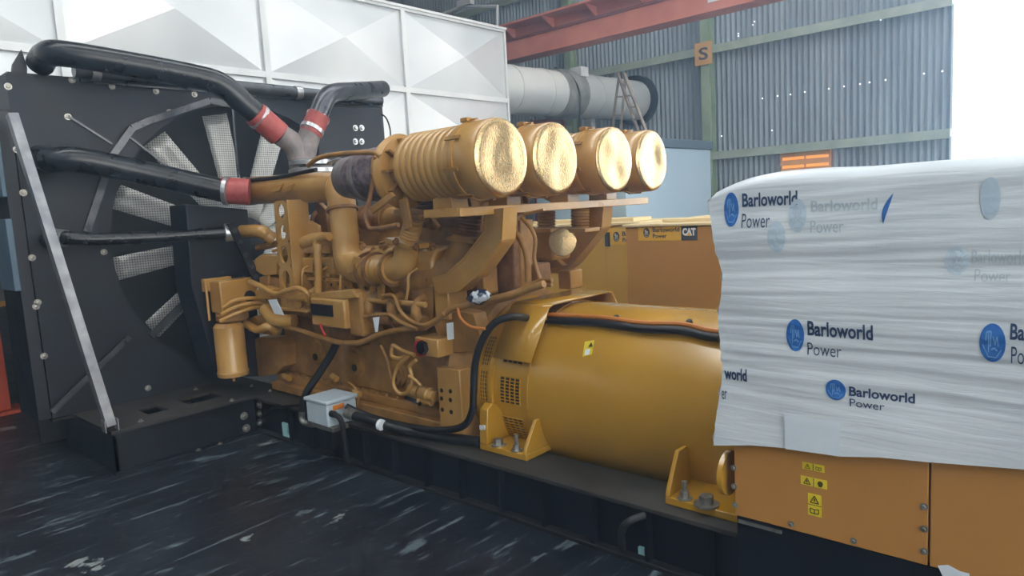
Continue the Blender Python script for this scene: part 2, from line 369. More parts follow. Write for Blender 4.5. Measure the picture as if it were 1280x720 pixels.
# blue-grey storage unit by the wall
XB = -4.95
bb = thing('storage_container', 'plain blue-grey storage unit with slate top standing by the green column', 'container', (XB-1, 9, 0))
yl = P(780, 180, x=XB).y; yrr = min(WY-.3, P(888, 178, x=XB).y); zt2 = P(860, 186, x=XB).z
MB().box(XB-1.5, XB, yl, yrr, 0, zt2).build('body', M['bluebox'], bb, .01)
MB().box(XB-1.52, XB+.03, yl-.03, yrr+.03, zt2, zt2+.13).build('top_rim', M['bluedk'], bb, .01)

# step ladder on the storage unit
YL = 9.3; ZL = zt2+.13
ld = thing('step_ladder', 'weathered aluminium step ladder standing on the blue-grey unit beside the duct', 'ladder', P(788, 165, y=YL))
tl, tr = P(772, 91, y=YL), P(780, 91, y=YL)
k = 2.6
def ext(p, q, z):  # follow a stile down to height z
    return p+(q-p)*((z-p.z)/(q.z-p.z))
s1 = (tl, ext(tl, P(798, 165, y=YL-.12), ZL)); s2 = (tr, ext(tr, P(808, 165, y=YL-.12), ZL))
for s_ in (s1, s2): MB().bar(s_[0], s_[1], .05, .025).build('stile', M['lad'], ld)
for i in range(1, 6):
    t = i/6; MB().bar(s1[0].lerp(s1[1], t), s2[0].lerp(s2[1], t), .07, .02).build('tread', M['lad'], ld)
r1 = (tl+V(0, .05, 0), ext(tl, P(764, 165, y=YL+.25), ZL)); r2 = (tr+V(0, .05, 0), ext(tr, P(775, 165, y=YL+.25), ZL))
for s_ in (r1, r2): MB().bar(s_[0], s_[1], .035, .02).build('rear_leg', M['lad'], ld)
for t in (.3, .55, .8): MB().bar(r1[0].lerp(r1[1], t), r2[0].lerp(r2[1], t), .03, .02).build('cross_bar', M['lad'], ld)

# small clutter seen under the duct
def post(px0, px1, pyt, y, name, m, label, cat):
    a = P(px0, pyt, y=y); b = P(px1, pyt, y=y); o = MB().box(a.x, b.x, y, y+.12, 0, a.z).build(name, m, None, .006); return tag(o, label, cat)
post(728, 739, 150, 10.4, 'concrete_post', M['paper'], 'pale square post standing below the round duct', 'post')
rk = thing('red_rack', 'red steel rack frame standing under the round duct', 'rack', P(690, 300, y=10.2))
for q in (664, 703):
    a = P(q, 149, y=10.2); MB().box(a.x-.03, a.x+.03, 10.2, 10.26, 0, a.z).build('upright', M['beamd'], rk)
a = P(664, 150, y=10.2); b = P(703, 150, y=10.2)
MB().box(a.x, b.x, 10.2, 10.26, a.z-.12, a.z-.02).build('cross_beam', M['beamd'], rk)
MB().box(a.x+.1, b.x-.1, 10.25, 10.6, a.z-.75, a.z-.16).build('stored_crate', M['girt'], rk)
# white pipework over the plenum roof
wp = thing('white_pipe_run', 'thin white pipe run rising along the wall above white housing', 'pipe', P(620, 20, y=10.6))
MB().tube([P(548, 20, y=10.6), P(580, 8, y=10.6), P(622, 8, y=10.6), P(621, 34, y=10.6)], .035, 10, 1).build('pipe', M['paper'], wp)
MB().box(P(575, 4, y=10.6).x, P(592, 4, y=10.6).x, 10.5, 10.62, P(580, 9, y=10.6).z, P(580, 1, y=10.6).z).build('fitting_box', M['paper'], wp)

# boxed generator sets in the background
def logo(parent, ctr, rx, rz, m, m2, y, warp=None):
    n = 28; vs = [(ctr[0], (warp(ctr[0], ctr[2]) if warp else y)-.0012, ctr[2])]
    R = (.35, .7, 1.0); fs = []
    for r in R:
        for k in range(n):
            xx = ctr[0]+rx*r*math.cos(2*PI*k/n); zz = ctr[2]+rz*r*math.sin(2*PI*k/n); vs.append((xx, (warp(xx, zz) if warp else y)-.0012, zz))
    fs = [(0, 1+k, 1+(k+1) % n) for k in range(n)]
    for i in range(2): fs += [(1+i*n+k, 1+(i+1)*n+k, 1+(i+1)*n+(k+1) % n, 1+i*n+(k+1) % n) for k in range(n)]
    d = MB().add(vs, fs).build('logo_disc', m, parent, smooth=False, fix=False)
    # monogram strokes
    b = MB()
    def stroke(pl, wd):
        for (ax_, az_), (bx_, bz_) in zip(pl, pl[1:]):
            seg = 6
            for s_ in range(seg):
                t0, t1 = s_/seg, (s_+1)/seg
                q = []
                for t in (t0, t1):
                    u_ = ax_+(bx_-ax_)*t; v_ = az_+(bz_-az_)*t; q.append((u_, v_))
                dx, dz = (bx_-ax_), (bz_-az_); l = math.hypot(dx, dz); nx, nz = -dz/l*wd, dx/l*wd
                c4 = [(q[0][0]-nx, q[0][1]-nz), (q[1][0]-nx, q[1][1]-nz), (q[1][0]+nx, q[1][1]+nz), (q[0][0]+nx, q[0][1]+nz)]
                vv = []
                for u_, v_ in c4:
                    xx = ctr[0]+rx*u_; zz = ctr[2]+rz*v_; vv.append((xx, (warp(xx, zz) if warp else y)-.0026, zz))
                b.add(vv, [(0, 1, 2, 3)])
    stroke([(-.5, .1), (-.45, .55), (-.1, .6), (-.15, -.2)], .05); stroke([(-.3, .5), (-.28, -.5)], .045)
    stroke([(.05, .35), (.2, -.1), (.35, .35), (.45, -.15)], .045); stroke([(-.1, -.35), (.15, -.25), (.4, -.4)], .05); stroke([(-.75, -.1), (-.3, -.72), (.3, -.75), (.7, -.3)], .035)
    b.build('logo_monogram', m2, d, smooth=False, fix=False)
    return d
def brand_sticker(parent, p0, p1, y, cat=True):
    """p0 lower left, p1 upper right (x, z)"""
    W_ = p1[0]-p0[0]; H_ = p1[1]-p0[1]; xb = p0[0]+W_*(.74 if cat else 1)
    MB().box(p0[0], xb, y-.003, y, p0[1], p1[1]).build('sticker', M['gold'], parent)
    logo(parent, (p0[0]+H_*.62, 0, p0[1]+H_*.5), H_*.22, H_*.3, M['ink'], M['wpr'], y-.004)
    tw = W_*.74-H_*1.15
    text('lettering', 'Barloworld', (p0[0]+H_*1.05, y-.004, p0[1]+H_*.53), tw if cat else W_*1.2, H_*.27, M['ink'], parent, .02)
    text('lettering', 'Power', (p0[0]+H_*1.05, y-.004, p0[1]+H_*.16), tw*.53 if cat else W_*.6, H_*.26, M['ink'], parent, .02)
    if cat:
        MB().box(xb, p1[0], y-.003, y, p0[1], p1[1]).build('sticker', M['ink'], parent)
        text('lettering', 'CAT', (xb+W_*.022, y-.004, p0[1]+H_*.28), W_*.215, H_*.46, M['wpr'], parent, .06)
        xm = xb+W_*.13; MB().add([(xm-W_*.04, y-.0075, p0[1]+H_*.27), (xm+W_*.04, y-.0075, p0[1]+H_*.27), (xm, y-.0075, p0[1]+H_*.5)], [(0, 1, 2)]).build('triangle_mark', M['gold'], parent)
YE = 5.6
en = thing('generator_enclosure', 'yellow boxed generator enclosure with black CAT sticker behind the alternator', 'enclosure', (-2.4, YE+1, 0))
xl = P(782, 300, y=YE).x; zt3 = P(820, 275, y=YE).z
MB().box(xl, -.4, YE, YE+1.6, .12, zt3-.06).build('body', M['encl'], en, .012)
MB().box(xl-.0, -.4, YE-.01, YE+1.6, 0, .12).build('skid', M['blk'], en)
MB().box(xl-.02, -.38, YE-.02, YE+1.62, zt3-.06, zt3-.035).build('lid', M['board'], en, .006)
for k in range(3): MB().box(xl+.25+k*.05, -.5, YE+.25+k*.45, YE+.6+k*.45, zt3-.035, zt3-.005).build('plank', M['board'], en, .004)
a = P(798, 301, y=YE); c = P(871.5, 279, y=YE)
brand_sticker(en, (a.x, a.z), (c.x, c.z), YE)
YF = 6.7
e2 = thing('generator_enclosure', 'yellow boxed generator enclosure with hinged door seen below the air filters', 'enclosure', (-4.6, YF+1, 0))
xa = P(640, 300, y=YF).x; xb_ = P(800, 300, y=YF).x; zt4 = P(740, 277, y=YF).z; xd = P(758, 300, y=YF).x
MB().box(xa, xb_, YF, YF+1.0, .12, zt4-.05).build('body', M['enclb'], e2, .012)
MB().box(xd, xb_-.02, YF-.018, YF, .2, zt4-.1).build('door', M['enclb'], e2, .006)
MB().box(xa, xb_, YF, YF+1.0, 0, .12).build('skid', M['blk'], e2)
MB().box(xa-.02, xb_+.02, YF-.03, YF+1.02, zt4-.05, zt4-.02).build('lid', M['board'], e2, .006)
MB().box(xa+.2, xb_-.2, YF+.2, YF+.6, zt4-.02, zt4+.02).build('plank', M['board'], e2, .004)
p = P(759.5, 298, y=YF-.02); MB().box(p.x-.02, p.x+.035, YF-.05, YF-.018, p.z-.09, p.z+.07).build('latch', M['ink'], e2)
a = P(760.5, 306, y=YF-.018); c = P(790, 285, y=YF-.018)
brand_sticker(e2, (a.x, a.z), (c.x, c.z), YF-.018, False)

# ------------------------------------------------------------------ generating set: base frame
YC = 3.3                                              # centre line of engine and alternator
ZR = .285; YR = 2.56
bf = thing('base_frame', 'long black steel skid rails under the engine and alternator', 'base frame', (-3, YC, 0))
XR0, XR1 = -6.35, .6
for sgn in (1, -1):
    ya = YR if sgn == 1 else 2*YC-YR; yb = ya+sgn*.3
    lo, hi = min(ya, yb), max(ya, yb)
    MB().box(XR0, XR1, lo, hi, ZR-.022, ZR).build('rail_flange', M['deck'], bf, .003)
    MB().box(XR0, XR1, lo, hi, 0, .022).build('rail_flange', M['rail'], bf, .003)
    w0 = ya+sgn*.05; MB().box(XR0, XR1, min(w0, w0+sgn*.02), max(w0, w0+sgn*.02), .022, ZR-.022).build('rail_web', M['blk'], bf)
    st = None; x = -4.6
    while x < .5:
        if st is None:
            st = MB().box(0, .018, min(ya+sgn*.006, w0), max(ya+sgn*.006, w0), .022, ZR-.022).build('stiffener', M['blk'], bf); st.location = (x, 0, 0)
        else: inst(st, (x, 0, 0), bf)
        x += .3
for x in (-5.5, -4.2, -2.85, -1.2): MB().box(x, x+.12, YR+.07, 2*YC-YR-.07, .05, .2).build('cross_member', M['blk'], bf)
# hexagon bolt with washer, used all over
def bolt_mesh(r, h, m, shank=0):
    b = MB(); b.lathe((0, 0, 0), (0, 0, 1), [(0, r*1.7), (r*.25, r*1.7)], 18); b.lathe((0, 0, r*.25), (0, 0, 1), [(0, r), (h, r), (h+.001, r*.85)], 6)
    if shank: b.lathe((0, 0, h), (0, 0, 1), [(0, r*.6), (shank, r*.6)], 12)
    return b
def bolts(parent, pts, r, h, m, axis='z', shank=0, name='bolt'):
    rot = {'z': (0, 0, 0), '-y': (PI/2, 0, 0), 'x': (0, PI/2, 0)}[axis]; first = None
    for p in pts:
        if first is None:
            first = bolt_mesh(r, h, m, shank).build(name, m, parent); first.location = p; first.rotation_euler = rot
        else: inst(first, p, parent)
    return first
# towing eye on the rail
hk = MB().tube([P(778, 686, y=YR-.0), P(777, 664, y=YR-.05), P(786, 652, y=YR-.06), P(806, 644, y=YR)], .017, 10).build('tow_eye', M['rail'], bf)
a = P(800, 712, y=YR+.045); c = P(807, 685, y=YR+.045)
MB().box(a.x, c.x, YR+.035, YR+.05, max(.03, a.z), c.z).build('label_plate', M['cyan'], bf)
a = P(353, 545, y=YR+.03); c = P(360, 531, y=YR+.03)
MB().box(a.x, c.x, YR+.035, YR+.05, a.z, c.z).build('label_plate', M['cyan'], bf)

# radiator platform sticking out of the skid on the near side
ZP = .305
pf = thing('radiator_platform', 'dusty black platform with rectangular slots under the radiator', 'platform', (-5.6, 2, 0))
XP1, YP0 = -5.03, 1.53
pt = MB()
# top plate with two slots: build as strips
s1a = P(230, 521, z=ZP); s2a = P(268, 491, z=ZP)
slots = [(-5.38, 1.92, .10, .07), (-5.36, 2.27, .11, .13)]
pt.box(-5.85, -5.48, YP0, YR+.02, ZP-.02, ZP); pt.box(-5.25, XP1, YP0, YR+.02, ZP-.02, ZP)
yy = [YP0]+[v for s_ in slots for v in (s_[1]-s_[3], s_[1]+s_[3])]+[YR+.02]
for i in range(0, len(yy), 2): pt.box(-5.48, -5.25, yy[i], yy[i+1], ZP-.02, ZP)
pt.build('top_plate', M['deck'], pf)
MB().box(-5.5, -5.2, YP0+.05, YR, ZP-.12, ZP-.1).build('under_tray', M['core'], pf)
sd = MB(); sd.box(XP1-.06, XP1-.04, YP0+.02, YR, .012, ZP-.02); sd.box(XP1-.06, XP1, YP0, YR, 0, .014); sd.box(XP1-.05, XP1, YP0, YR, ZP-.03, ZP-.02)
sd.build('side_channel', M['blk'], pf)
MB().box(-6.1, XP1-.04, YP0+.02, YP0+.04, .0, ZP-.02).build('end_channel', M['blk'], pf)
MB().box(-6.35, -5.85, YP0-.12, YR, ZP-.04, ZP-.02).build('rear_plate', M['deck'], pf)
MB().box(-6.35, -6.33, YP0-.1, YR, 0, ZP-.04).build('rear_channel', M['blk'], pf)
bolts(pf, [P(176, 527, z=ZP), P(245, 487, z=ZP), P(290, 501, z=ZP), P(315, 483, z=ZP), P(338, 489, z=ZP)], .012, .012, M['zinc'])
bolts(pf, [P(*q, x=XP1-.035) for q in ((305, 520), (308, 535))], .018, .02, M['zinc'], 'x')
bolts(pf, [P(*q, z=.016) for q in ((248, 563), (275, 555))], .012, .01, M['zinc'])
bolts(bf, [P(*q, y=YR+.045) for q in ((325, 506), (325, 517), (325, 528))], .018, .02, M['zinc'], '-y')

# ------------------------------------------------------------------ radiator
XF = -5.8
rd = thing('radiator', 'tall black radiator with fan behind perforated guard ahead of the engine', 'radiator', (-6, 3, ZP))
FY, FZ, FR = P(318, 298, x=XF).y, 1.48, 1.16
y0, y1, z0, z1r = 1.41, 4.6, ZP, P(190, 107, x=XF).z
angs = sorted([2*PI*k/48 for k in range(48)]+[math.atan2(b-FZ, a-FY) % (2*PI) for a in (y0, y1) for b in (z0, z1r)])
n = len(angs); vs = []; fs = []
for q in angs:
    c_, s_ = math.cos(q), math.sin(q)
    t = min(((y1-FY) if c_ > 0 else (FY-y0))/max(abs(c_), 1e-6), ((z1r-FZ) if s_ > 0 else (FZ-z0))/max(abs(s_), 1e-6))
    vs += [(XF, FY+c_*t, FZ+s_*t), (XF, FY+c_*FR, FZ+s_*FR), (XF-.12, FY+c_*FR, FZ+s_*FR)]
for k in range(n):
    j = (k+1) % n; fs += [(3*k, 3*j, 3*j+1, 3*k+1), (3*k+1, 3*j+1, 3*j+2, 3*k+2)]
MB().add(vs, fs).build('fan_shroud', M['blkd'], rd)
sb = MB(); sb.box(-6.3, XF, y0-.012, y0, z0, z1r); sb.box(-6.3, XF, y1, y1+.012, z0, z1r); sb.box(-6.3, XF, y0, y1, z1r, z1r+.012)
sb.build('side_sheets', M['blkd'], rd)
MB().box(-6.3, -6.22, y0, y1, z0, z1r).build('core', M['core'], rd)
# fan
fan = MB().lathe((-6.06, FY, FZ), (1, 0, 0), [(0, .2), (.12, .2), (.14, .16), (.16, .1)], 24).build('fan_hub', M['blk'], rd)
for k in range(12):
    q = math.radians(98+k*30); rad = V(0, math.cos(q), math.sin(q)); tg = V(0, -math.sin(q), math.cos(q)); vs = []; fs = []
    for i in range(9):
        r = .17+(1.1-.17)*i/8; wd = .085+.02*i/8; pitch_ = math.radians(34-10*i/8)
        for j in (-1, -.33, .33, 1):
            off = tg*(math.cos(pitch_)*wd*j)+V(1, 0, 0)*(-math.sin(pitch_)*wd*j*.8)+V(1, 0, 0)*(-.02*(1-j*j))
            vs.append(V(-5.99, FY, FZ)+rad*r+off)
    for i in range(8):
        for j in range(3): fs.append((i*4+j, i*4+j+1, i*4+j+5, i*4+j+4))
    b = MB().add(vs, fs).build('blade', M['blade'], rd); md = b.modifiers.new('s', 'SOLIDIFY'); md.thickness = .006
n = 48
MB().add([(XF-.015, FY, FZ)]+[(XF-.015, FY+FR*1.0*math.cos(2*PI*k/n), FZ+FR*1.0*math.sin(2*PI*k/n)) for k in range(n)], [(0, 1+k, 1+(k+1) % n) for k in range(n)]).build('fan_guard', M['guard'], rd, smooth=False)
gp = [(108, 290), (140, 195), (165, 160), (186, 151), (262, 126), (290, 131)]
for a, b in zip(gp, gp[1:]): MB().bar(P(*a, x=XF+.02), P(*b, x=XF+.02), .05, .03, (1, 0, 0)).build('guard_bar', M['pipeg'], rd)
MB().bar(P(189, 420, x=XF+.02), P(236, 373, x=XF+.02), .05, .03, (1, 0, 0)).build('guard_bar', M['pipeg'], rd)
for a, b in (((85, 145), (140, 180)), ((160, 170), (215, 212)), ((290, 130), (298, 222))):
    MB().bar(P(*a, x=XF+.012), P(*b, x=XF+.012), .015, .012, (1, 0, 0)).build('guard_rod', M['pipeg'], rd)
bolts(rd, [P(*q, x=XF) for q in ((10, 108), (21, 187), (29, 241), (40, 322), (47, 378), (55, 445), (58, 90), (90, 100), (140, 108), (195, 114), (243, 118), (85, 146), (212, 140), (45, 383), (185, 485), (130, 315))], .014, .012, M['zinc'], 'x')
# header tank tube with silver bands along the top
hp0 = P(92, 88, x=-5.74); hp1 = P(400, 119, x=-5.74)
MB().cyl(hp0, V(-5.74, 4.55, hp1.z), .05).build('header_tube', M['pipeg'], rd)
for q in (119, 236, 370):
    t = P(q, 96, x=-5.74); c_ = V(-5.74, t.y, hp0.z+(hp1.z-hp0.z)*(t.y-hp0.y)/(hp1.y-hp0.y)); MB().lathe(c_, (0, 1, 0), [(-.03, .058), (-.03, .062), (.03, .062), (.03, .058)], 20).build('band', M['sil'], rd)
MB().box(XF-.05, XF+.03, 1.85, 4.6, z1r-.02, z1r+.01).build('top_angle', M['pipeg'], rd)
# upper right bolted cover
a = P(400, 200, x=XF+.06); c = P(474, 136, x=XF+.06)
MB().box(XF, XF+.06, a.y, c.y+.02, a.z-.25, c.z).build('bolted_cover', M['blkd'], rd, .006)
for q in ((445, 160), (451, 160), (445, 177), (451, 177)):
    pass
bolts(rd, [P(*q, x=XF+.06) for q in ((444, 160), (452, 160), (444, 177), (452, 177))], .018, .02, M['sil'], 'x')
MB().tube([P(473, 140, x=XF+.03), P(483, 148, x=XF), P(488, 165, x=XF), P(487, 190, x=XF)], .008, 8).build('vent_hose', M['rub'], rd)
# near-side post and lugs, struts
MB().box(-6.25, XF+.0, y0-.1, y0-.015, ZP, z1r-.25).build('side_post', M['blk'], rd, .006)
MB().box(-6.2, XF+.03, y0-.13, y0-.1, 1.9, z1r-.35).build('side_bracket', M['bluem'], rd, .006)
MB().box(-6.1, XF+.05, y0-.14, y0-.1, 1.25, 1.75).build('side_bracket', M['bluem'], rd, .006)
MB().prism([P(14, 96, x=XF), P(16, 80, x=XF), P(27, 62, x=XF), P(34, 84, x=XF), P(34, 98, x=XF)], (-.03, 0, 0)).build('lifting_lug', M['blk'], rd)
sA = P(15, 143, x=-5.62); sB = P(138, 533, z=ZP+.03)
MB().bar(sA, sB, .06, .06, (0, -1, .2)).build('strut', M['strut'], rd)
for s_ in (-.042, .036): MB().prism([sB+V(-.035, s_, -.03), sB+V(.035, s_, -.03), sB+V(.035, s_, .05), sB+V(-.035, s_, .05)], (0, .006, 0)).build('strut_clevis', M['sil'], rd)
MB().bar(P(65, 515, x=-5.74), P(162, 421, x=-5.74), .035, .03, (1, 0, 0)).build('brace', M['pipeg'], rd)
# ---- black coolant and charge air pipes
PR = thing('coolant_pipework', 'black coolant pipes with red hoses joining radiator and engine', 'pipework', (-5.3, 3, 2))
MB().tube([P(50, 80, x=-5.78), P(58, 69, x=-5.66), P(78, 67, x=-5.5), P(160, 80, x=-5.35), P(250, 97, x=-5.2), P(280, 108, x=-5.15), P(305, 130, x=-5.12), P(326, 148, x=-5.1)], .088, 20).build('pipe', M['pipe'], PR)
MB().tube([P(319, 142, x=-5.1), P(349, 168, x=-5.08)], [.098, .098], 20).build('hose', M['red'], PR)
tee0 = P(386, 195, x=-5.05); tL = P(350, 168, x=-5.08); tR = P(388, 163, x=-5.05)
tb = P(372, 182, x=-5.06)
MB().tube([tL, P(366, 180, x=-5.07), P(376, 200, x=-5.05), P(380, 225, x=-5.0)], [.085, .09, .1, .1], 20).tube([P(390, 160, x=-5.02), P(384, 178, x=-5.04), P(378, 200, x=-5.05)], [.085, .09, .1], 20).build('tee', M['gry'], PR)
MB().tube([P(388, 167, x=-5.03), P(399, 143, x=-5.0)], [.092, .092], 20).build('hose', M['red'], PR)
MB().tube([P(397, 146, x=-5.0), P(407, 124, x=-5.02), P(418, 116, x=-5.08), P(440, 114, x=-5.2), P(478, 111, x=-5.5)], .078, 20).build('pipe', M['pipeg'], PR)
for a, b in (((322, 145), (326, 148)), ((343, 163), (347, 167))):
    MB().tube([P(*a, x=-5.1), P(*b, x=-5.1)], [.102, .102], 20).build('clamp', M['sil'], PR)
for a, b in (((389, 164), (391, 160)), ((396, 149), (398, 145))):
    MB().tube([P(*a, x=-5.02), P(*b, x=-5.02)], [.097, .097], 20).build('clamp', M['sil'], PR)
MB().tube([P(52, 196, x=-5.78), P(66, 200, x=-5.6), P(100, 200, x=-5.5), P(180, 216, x=-5.4), P(282, 239, x=-5.15)], .088, 20).build('pipe', M['pipe'], PR)
MB().tube([P(278, 238, x=-5.16), P(312, 240, x=-5.05)], [.1, .1], 20).build('hose', M['red'], PR)
for q in (281, 304): MB().tube([P(q, 238.5, x=-5.12), P(q+5, 239, x=-5.1)], [.107, .107], 20).build('clamp', M['sil'], PR)
MB().tube([P(60, 300, x=-5.75), P(74, 297, x=-5.6), P(120, 299, x=-5.5), P(200, 296, x=-5.4), P(290, 290, x=-5.2)], [.06, .05, .045, .045, .045], 14).build('pipe', M['pipe'], PR)
MB().tube([P(66, 296, x=-5.66), P(82, 298, x=-5.58)], [.062, .062], 14).build('clamp', M['sil'], PR)
MB().tube([P(281, 291, x=-5.2), P(292, 290, x=-5.18)], [.07, .07], 14).build('clamp', M['sil'], PR)

# ------------------------------------------------------------------ engine
en = thing('diesel_engine', 'large yellow V diesel engine with four air cleaners on black skid', 'engine', (-4, YC, ZR))
Y = M['yel']; Y2 = M['yel2']
def px(r, p): return r*(Vector(p)-CAM).dot(FW)/FPX      # photo pixels -> metres at a point
def part(name, b, m=Y, bevel=0): return b.build(name, m, en, bevel)
def ptube(name, pts, rpx, y, m=Y, n=14, sub=6):
    q = [P(*p[:2], y=(p[2] if len(p) > 2 else y)) for p in pts]; return part(name, MB().tube(q, px(rpx, q[0]), n, sub), m)
def pbox(name, a, c, y, d, m=Y, bevel=.008):
    """box whose near face is the pixel rectangle a..c on the plane y, d deep"""
    p, q = P(*a, y=y), P(*c, y=y); return part(name, MB().box(min(p.x, q.x), max(p.x, q.x), y, y+d, min(p.z, q.z), max(p.z, q.z)), m, bevel)
def ppoly(name, pts, y, d, m=Y, bevel=.006): return part(name, MB().prism([P(*p, y=y) for p in pts], (0, d, 0)), m, bevel)
# mounting beam, sump and crankcase
b = MB().box(-5.12, -2.98, 2.745, 2.86, .295, .36); part('mounting_ledge', b, Y2, .006)
part('mounting_ledge', MB().box(-5.12, -2.98, 2.80, 2.9, .36, .42), Y2, .006)
part('sump', MB().box(-5.1, -3.0, 2.86, 3.74, .16, .42), Y2, .02)
part('crankcase', MB().prism([(-5.08, 2.87, .42), (-5.08, 2.87, .9), (-5.08, 2.98, 1.0), (-5.08, 3.62, 1.0), (-5.08, 3.73, .9), (-5.08, 3.73, .42)], (2.05, 0, 0)), Y2, .012)
part('valley_cover', MB().prism([(-5.0, 2.95, 1.0), (-5.0, 3.05, 1.55), (-5.0, 3.55, 1.55), (-5.0, 3.65, 1.0)], (1.9, 0, 0)), Y2, .01)
ppoly('front_cover', [(313, 428), (322, 422), (346, 422), (354, 432), (354, 458), (345, 468), (322, 471), (313, 466)], 2.76, .12, Y2)
for q in ((398, 440), (447, 453), (496, 466)):
    p = P(*q, y=2.872); part('crankcase_cover', MB().lathe(p, (0, -1, 0), [(0, .105), (.015, .105), (.02, .085), (.035, .08)], 24), Y2)
    part('plug', MB().lathe(p+V(.01, -.03, -.03), (0, -1, 0), [(0, .028), (.012, .028)], 12), M['dark'])
for k in range(18): 
    x = -4.95+k*.11
    if k == 0: fb = bolts(en, [(x, 2.79, .42)], .012, .012, Y2)
    else: inst(fb, (x, 2.83, .42), en)
fb.location = (-4.95, 2.83, .42)
ptube('drain_plug', [(355, 470), (362, 473)], 4, 2.78, Y); ptube('drain_plug', [(415, 470), (421, 474)], 4, 2.78, Y); ptube('drain_line', [(436, 478), (444, 485), (448, 496), (447, 507)], 2, 2.74, Y2); ptube('drain_plug', [(443, 490), (449, 494)], 4.5, 2.74, Y)
# cylinder heads and rocker covers along the near bank
for k in range(8):
    x = -4.98+k*.235
    part('cylinder_head', MB().prism([(x, 2.86, 1.0), (x, 2.79, 1.2), (x, 2.94, 1.3), (x, 3.05, 1.02)], (.2, 0, 0)), Y2, .008)
    part('rocker_cover', MB().prism([(x+.01, 2.79, 1.21), (x+.01, 2.78, 1.34), (x+.01, 2.83, 1.41), (x+.01, 2.97, 1.43), (x+.01, 3.0, 1.28)], (.18, 0, 0)), Y, .015)
    part('head_bolt_strip', MB().box(x, x+.2, 2.775, 2.8, 1.19, 1.215), Y, .003)
    part('cylinder_head', MB().prism([(x, 3.74, 1.0), (x, 3.81, 1.2), (x, 3.66, 1.3), (x, 3.55, 1.02)], (.2, 0, 0)), Y2, .008)
    part('rocker_cover', MB().prism([(x+.01, 3.81, 1.21), (x+.01, 3.82, 1.34), (x+.01, 3.77, 1.41), (x+.01, 3.63, 1.43), (x+.01, 3.6, 1.28)], (.18, 0, 0)), Y, .015)
for k in range(8):
    x = -4.98+k*.235
    bolts(en, [(x+.03, 2.775, 1.235), (x+.15, 2.775, 1.235), (x+.03, 2.84, 1.412), (x+.15, 2.84, 1.412)], .011, .014, Y2, '-y')
    part('water_elbow', MB().tube([(x+.1, 2.8, 1.12), (x+.1, 2.74, 1.1), (x+.1, 2.71, 1.05), (x+.1, 2.72, .99)], .032, 12), Y2)
    part('fuel_line', MB().tube([(x+.05, 2.79, 1.3), (x+.05, 2.72, 1.27), (x+.04, 2.71, 1.18), (x+.0, 2.72, 1.1)], .009, 8), Y)
    part('injector_cap', MB().lathe((x+.1, 2.87, 1.41), (0, -.25, 1), [(0, .03), (.03, .03), (.035, .02), (.05, .02)], 12), Y2)
part('fuel_rail', MB().cyl((-4.98, 2.715, 1.09), (-3.15, 2.715, 1.09), .018), Y)
part('water_rail', MB().cyl((-4.9, 2.75, .97), (-3.2, 2.75, .97), .042), Y2)
for k in range(7):
    part('rail_clamp', MB().lathe((-4.8+k*.26, 2.75, .97), (1, 0, 0), [(0, .042), (0, .052), (.03, .052), (.03, .042)], 16), M['brown'])
# inlet runners between heads
for q in ((331, 333), (405, 336)): 
    p = P(*q, y=2.8); part('head_casting', MB().box(p.x-.1, p.x+.1, 2.76, 2.9, p.z-.06, p.z+.06), Y, .02)
ppoly('front_casting', [(318, 324), (326, 318), (346, 320), (346, 343), (330, 345), (319, 338)], 2.7, .12)
ppoly('front_casting', [(322, 348), (330, 344), (352, 348), (380, 368), (376, 385), (350, 381), (324, 372)], 2.72, .12, Y2)
for q in ((320, 310), (334, 306), (341, 314)): 
    p = P(*q, y=2.74); part('linkage', MB().cyl(p, p+V(.08, .04, .02), .012), Y)
ppoly('linkage_plate', [(318, 306), (344, 302), (345, 308), (319, 313)], 2.75, .1, Y2)
# slotted support column
col = [(342, 252), (357, 250), (369, 386), (352, 388)]
c3 = [P(*q, y=2.68) for q in col]
def column_plate():
    tl_, tr_, br_, bl_ = c3; bm = MB(); hs = [(0, .19), (.19, .38), (.38, .6), (.6, .85)]
    def at(u, v): return (tl_.lerp(bl_, v)).lerp(tr_.lerp(br_, v), u)
    for (v0, v1) in hs:                                  # one oval slot per bay
        n = 24; vs = []
        for back in (0, .02):
            for k in range(n):
                q = 2*PI*(k+.5)/n; c_, s_ = math.cos(q), math.sin(q); t = min(1/max(abs(c_), 1e-6), 1/max(abs(s_), 1e-6))
                vs += [at(.5+.5*c_*t, (v0+v1)/2+(v1-v0)/2*s_*t)+V(0, back, 0), at(.5+.3*c_, (v0+v1)/2+(v1-v0)*.36*s_)+V(0, back, 0)]
        fs = []
        for k in range(n):
            j = (k+1) % n; fs += [(2*k, 2*j, 2*j+1, 2*k+1), (2*k+1, 2*j+1, 2*n+2*j+1, 2*n+2*k+1)]
        bm.add(vs, fs)
    bm.prism([at(0, .85), at(1, .85), at(1, 1), at(0, 1)], (0, .02, 0))
    return bm
part('support_column', column_plate(), Y)
tl_, tr_, br_, bl_ = c3
part('column_flange', MB().prism([tr_, br_, br_+V(.0, .17, 0), tr_+V(0, .17, 0)], (.016, 0, 0)), Y, .003)
part('column_back', MB().prism([tl_+V(.01, .16, 0), tr_+V(0, .16, 0), br_+V(0, .16, 0), bl_+V(.01, .16, 0)], (0, .015, 0)), M['brown'])
pbox('column_foot', (346, 384), (384, 392), 2.66, .2, Y)
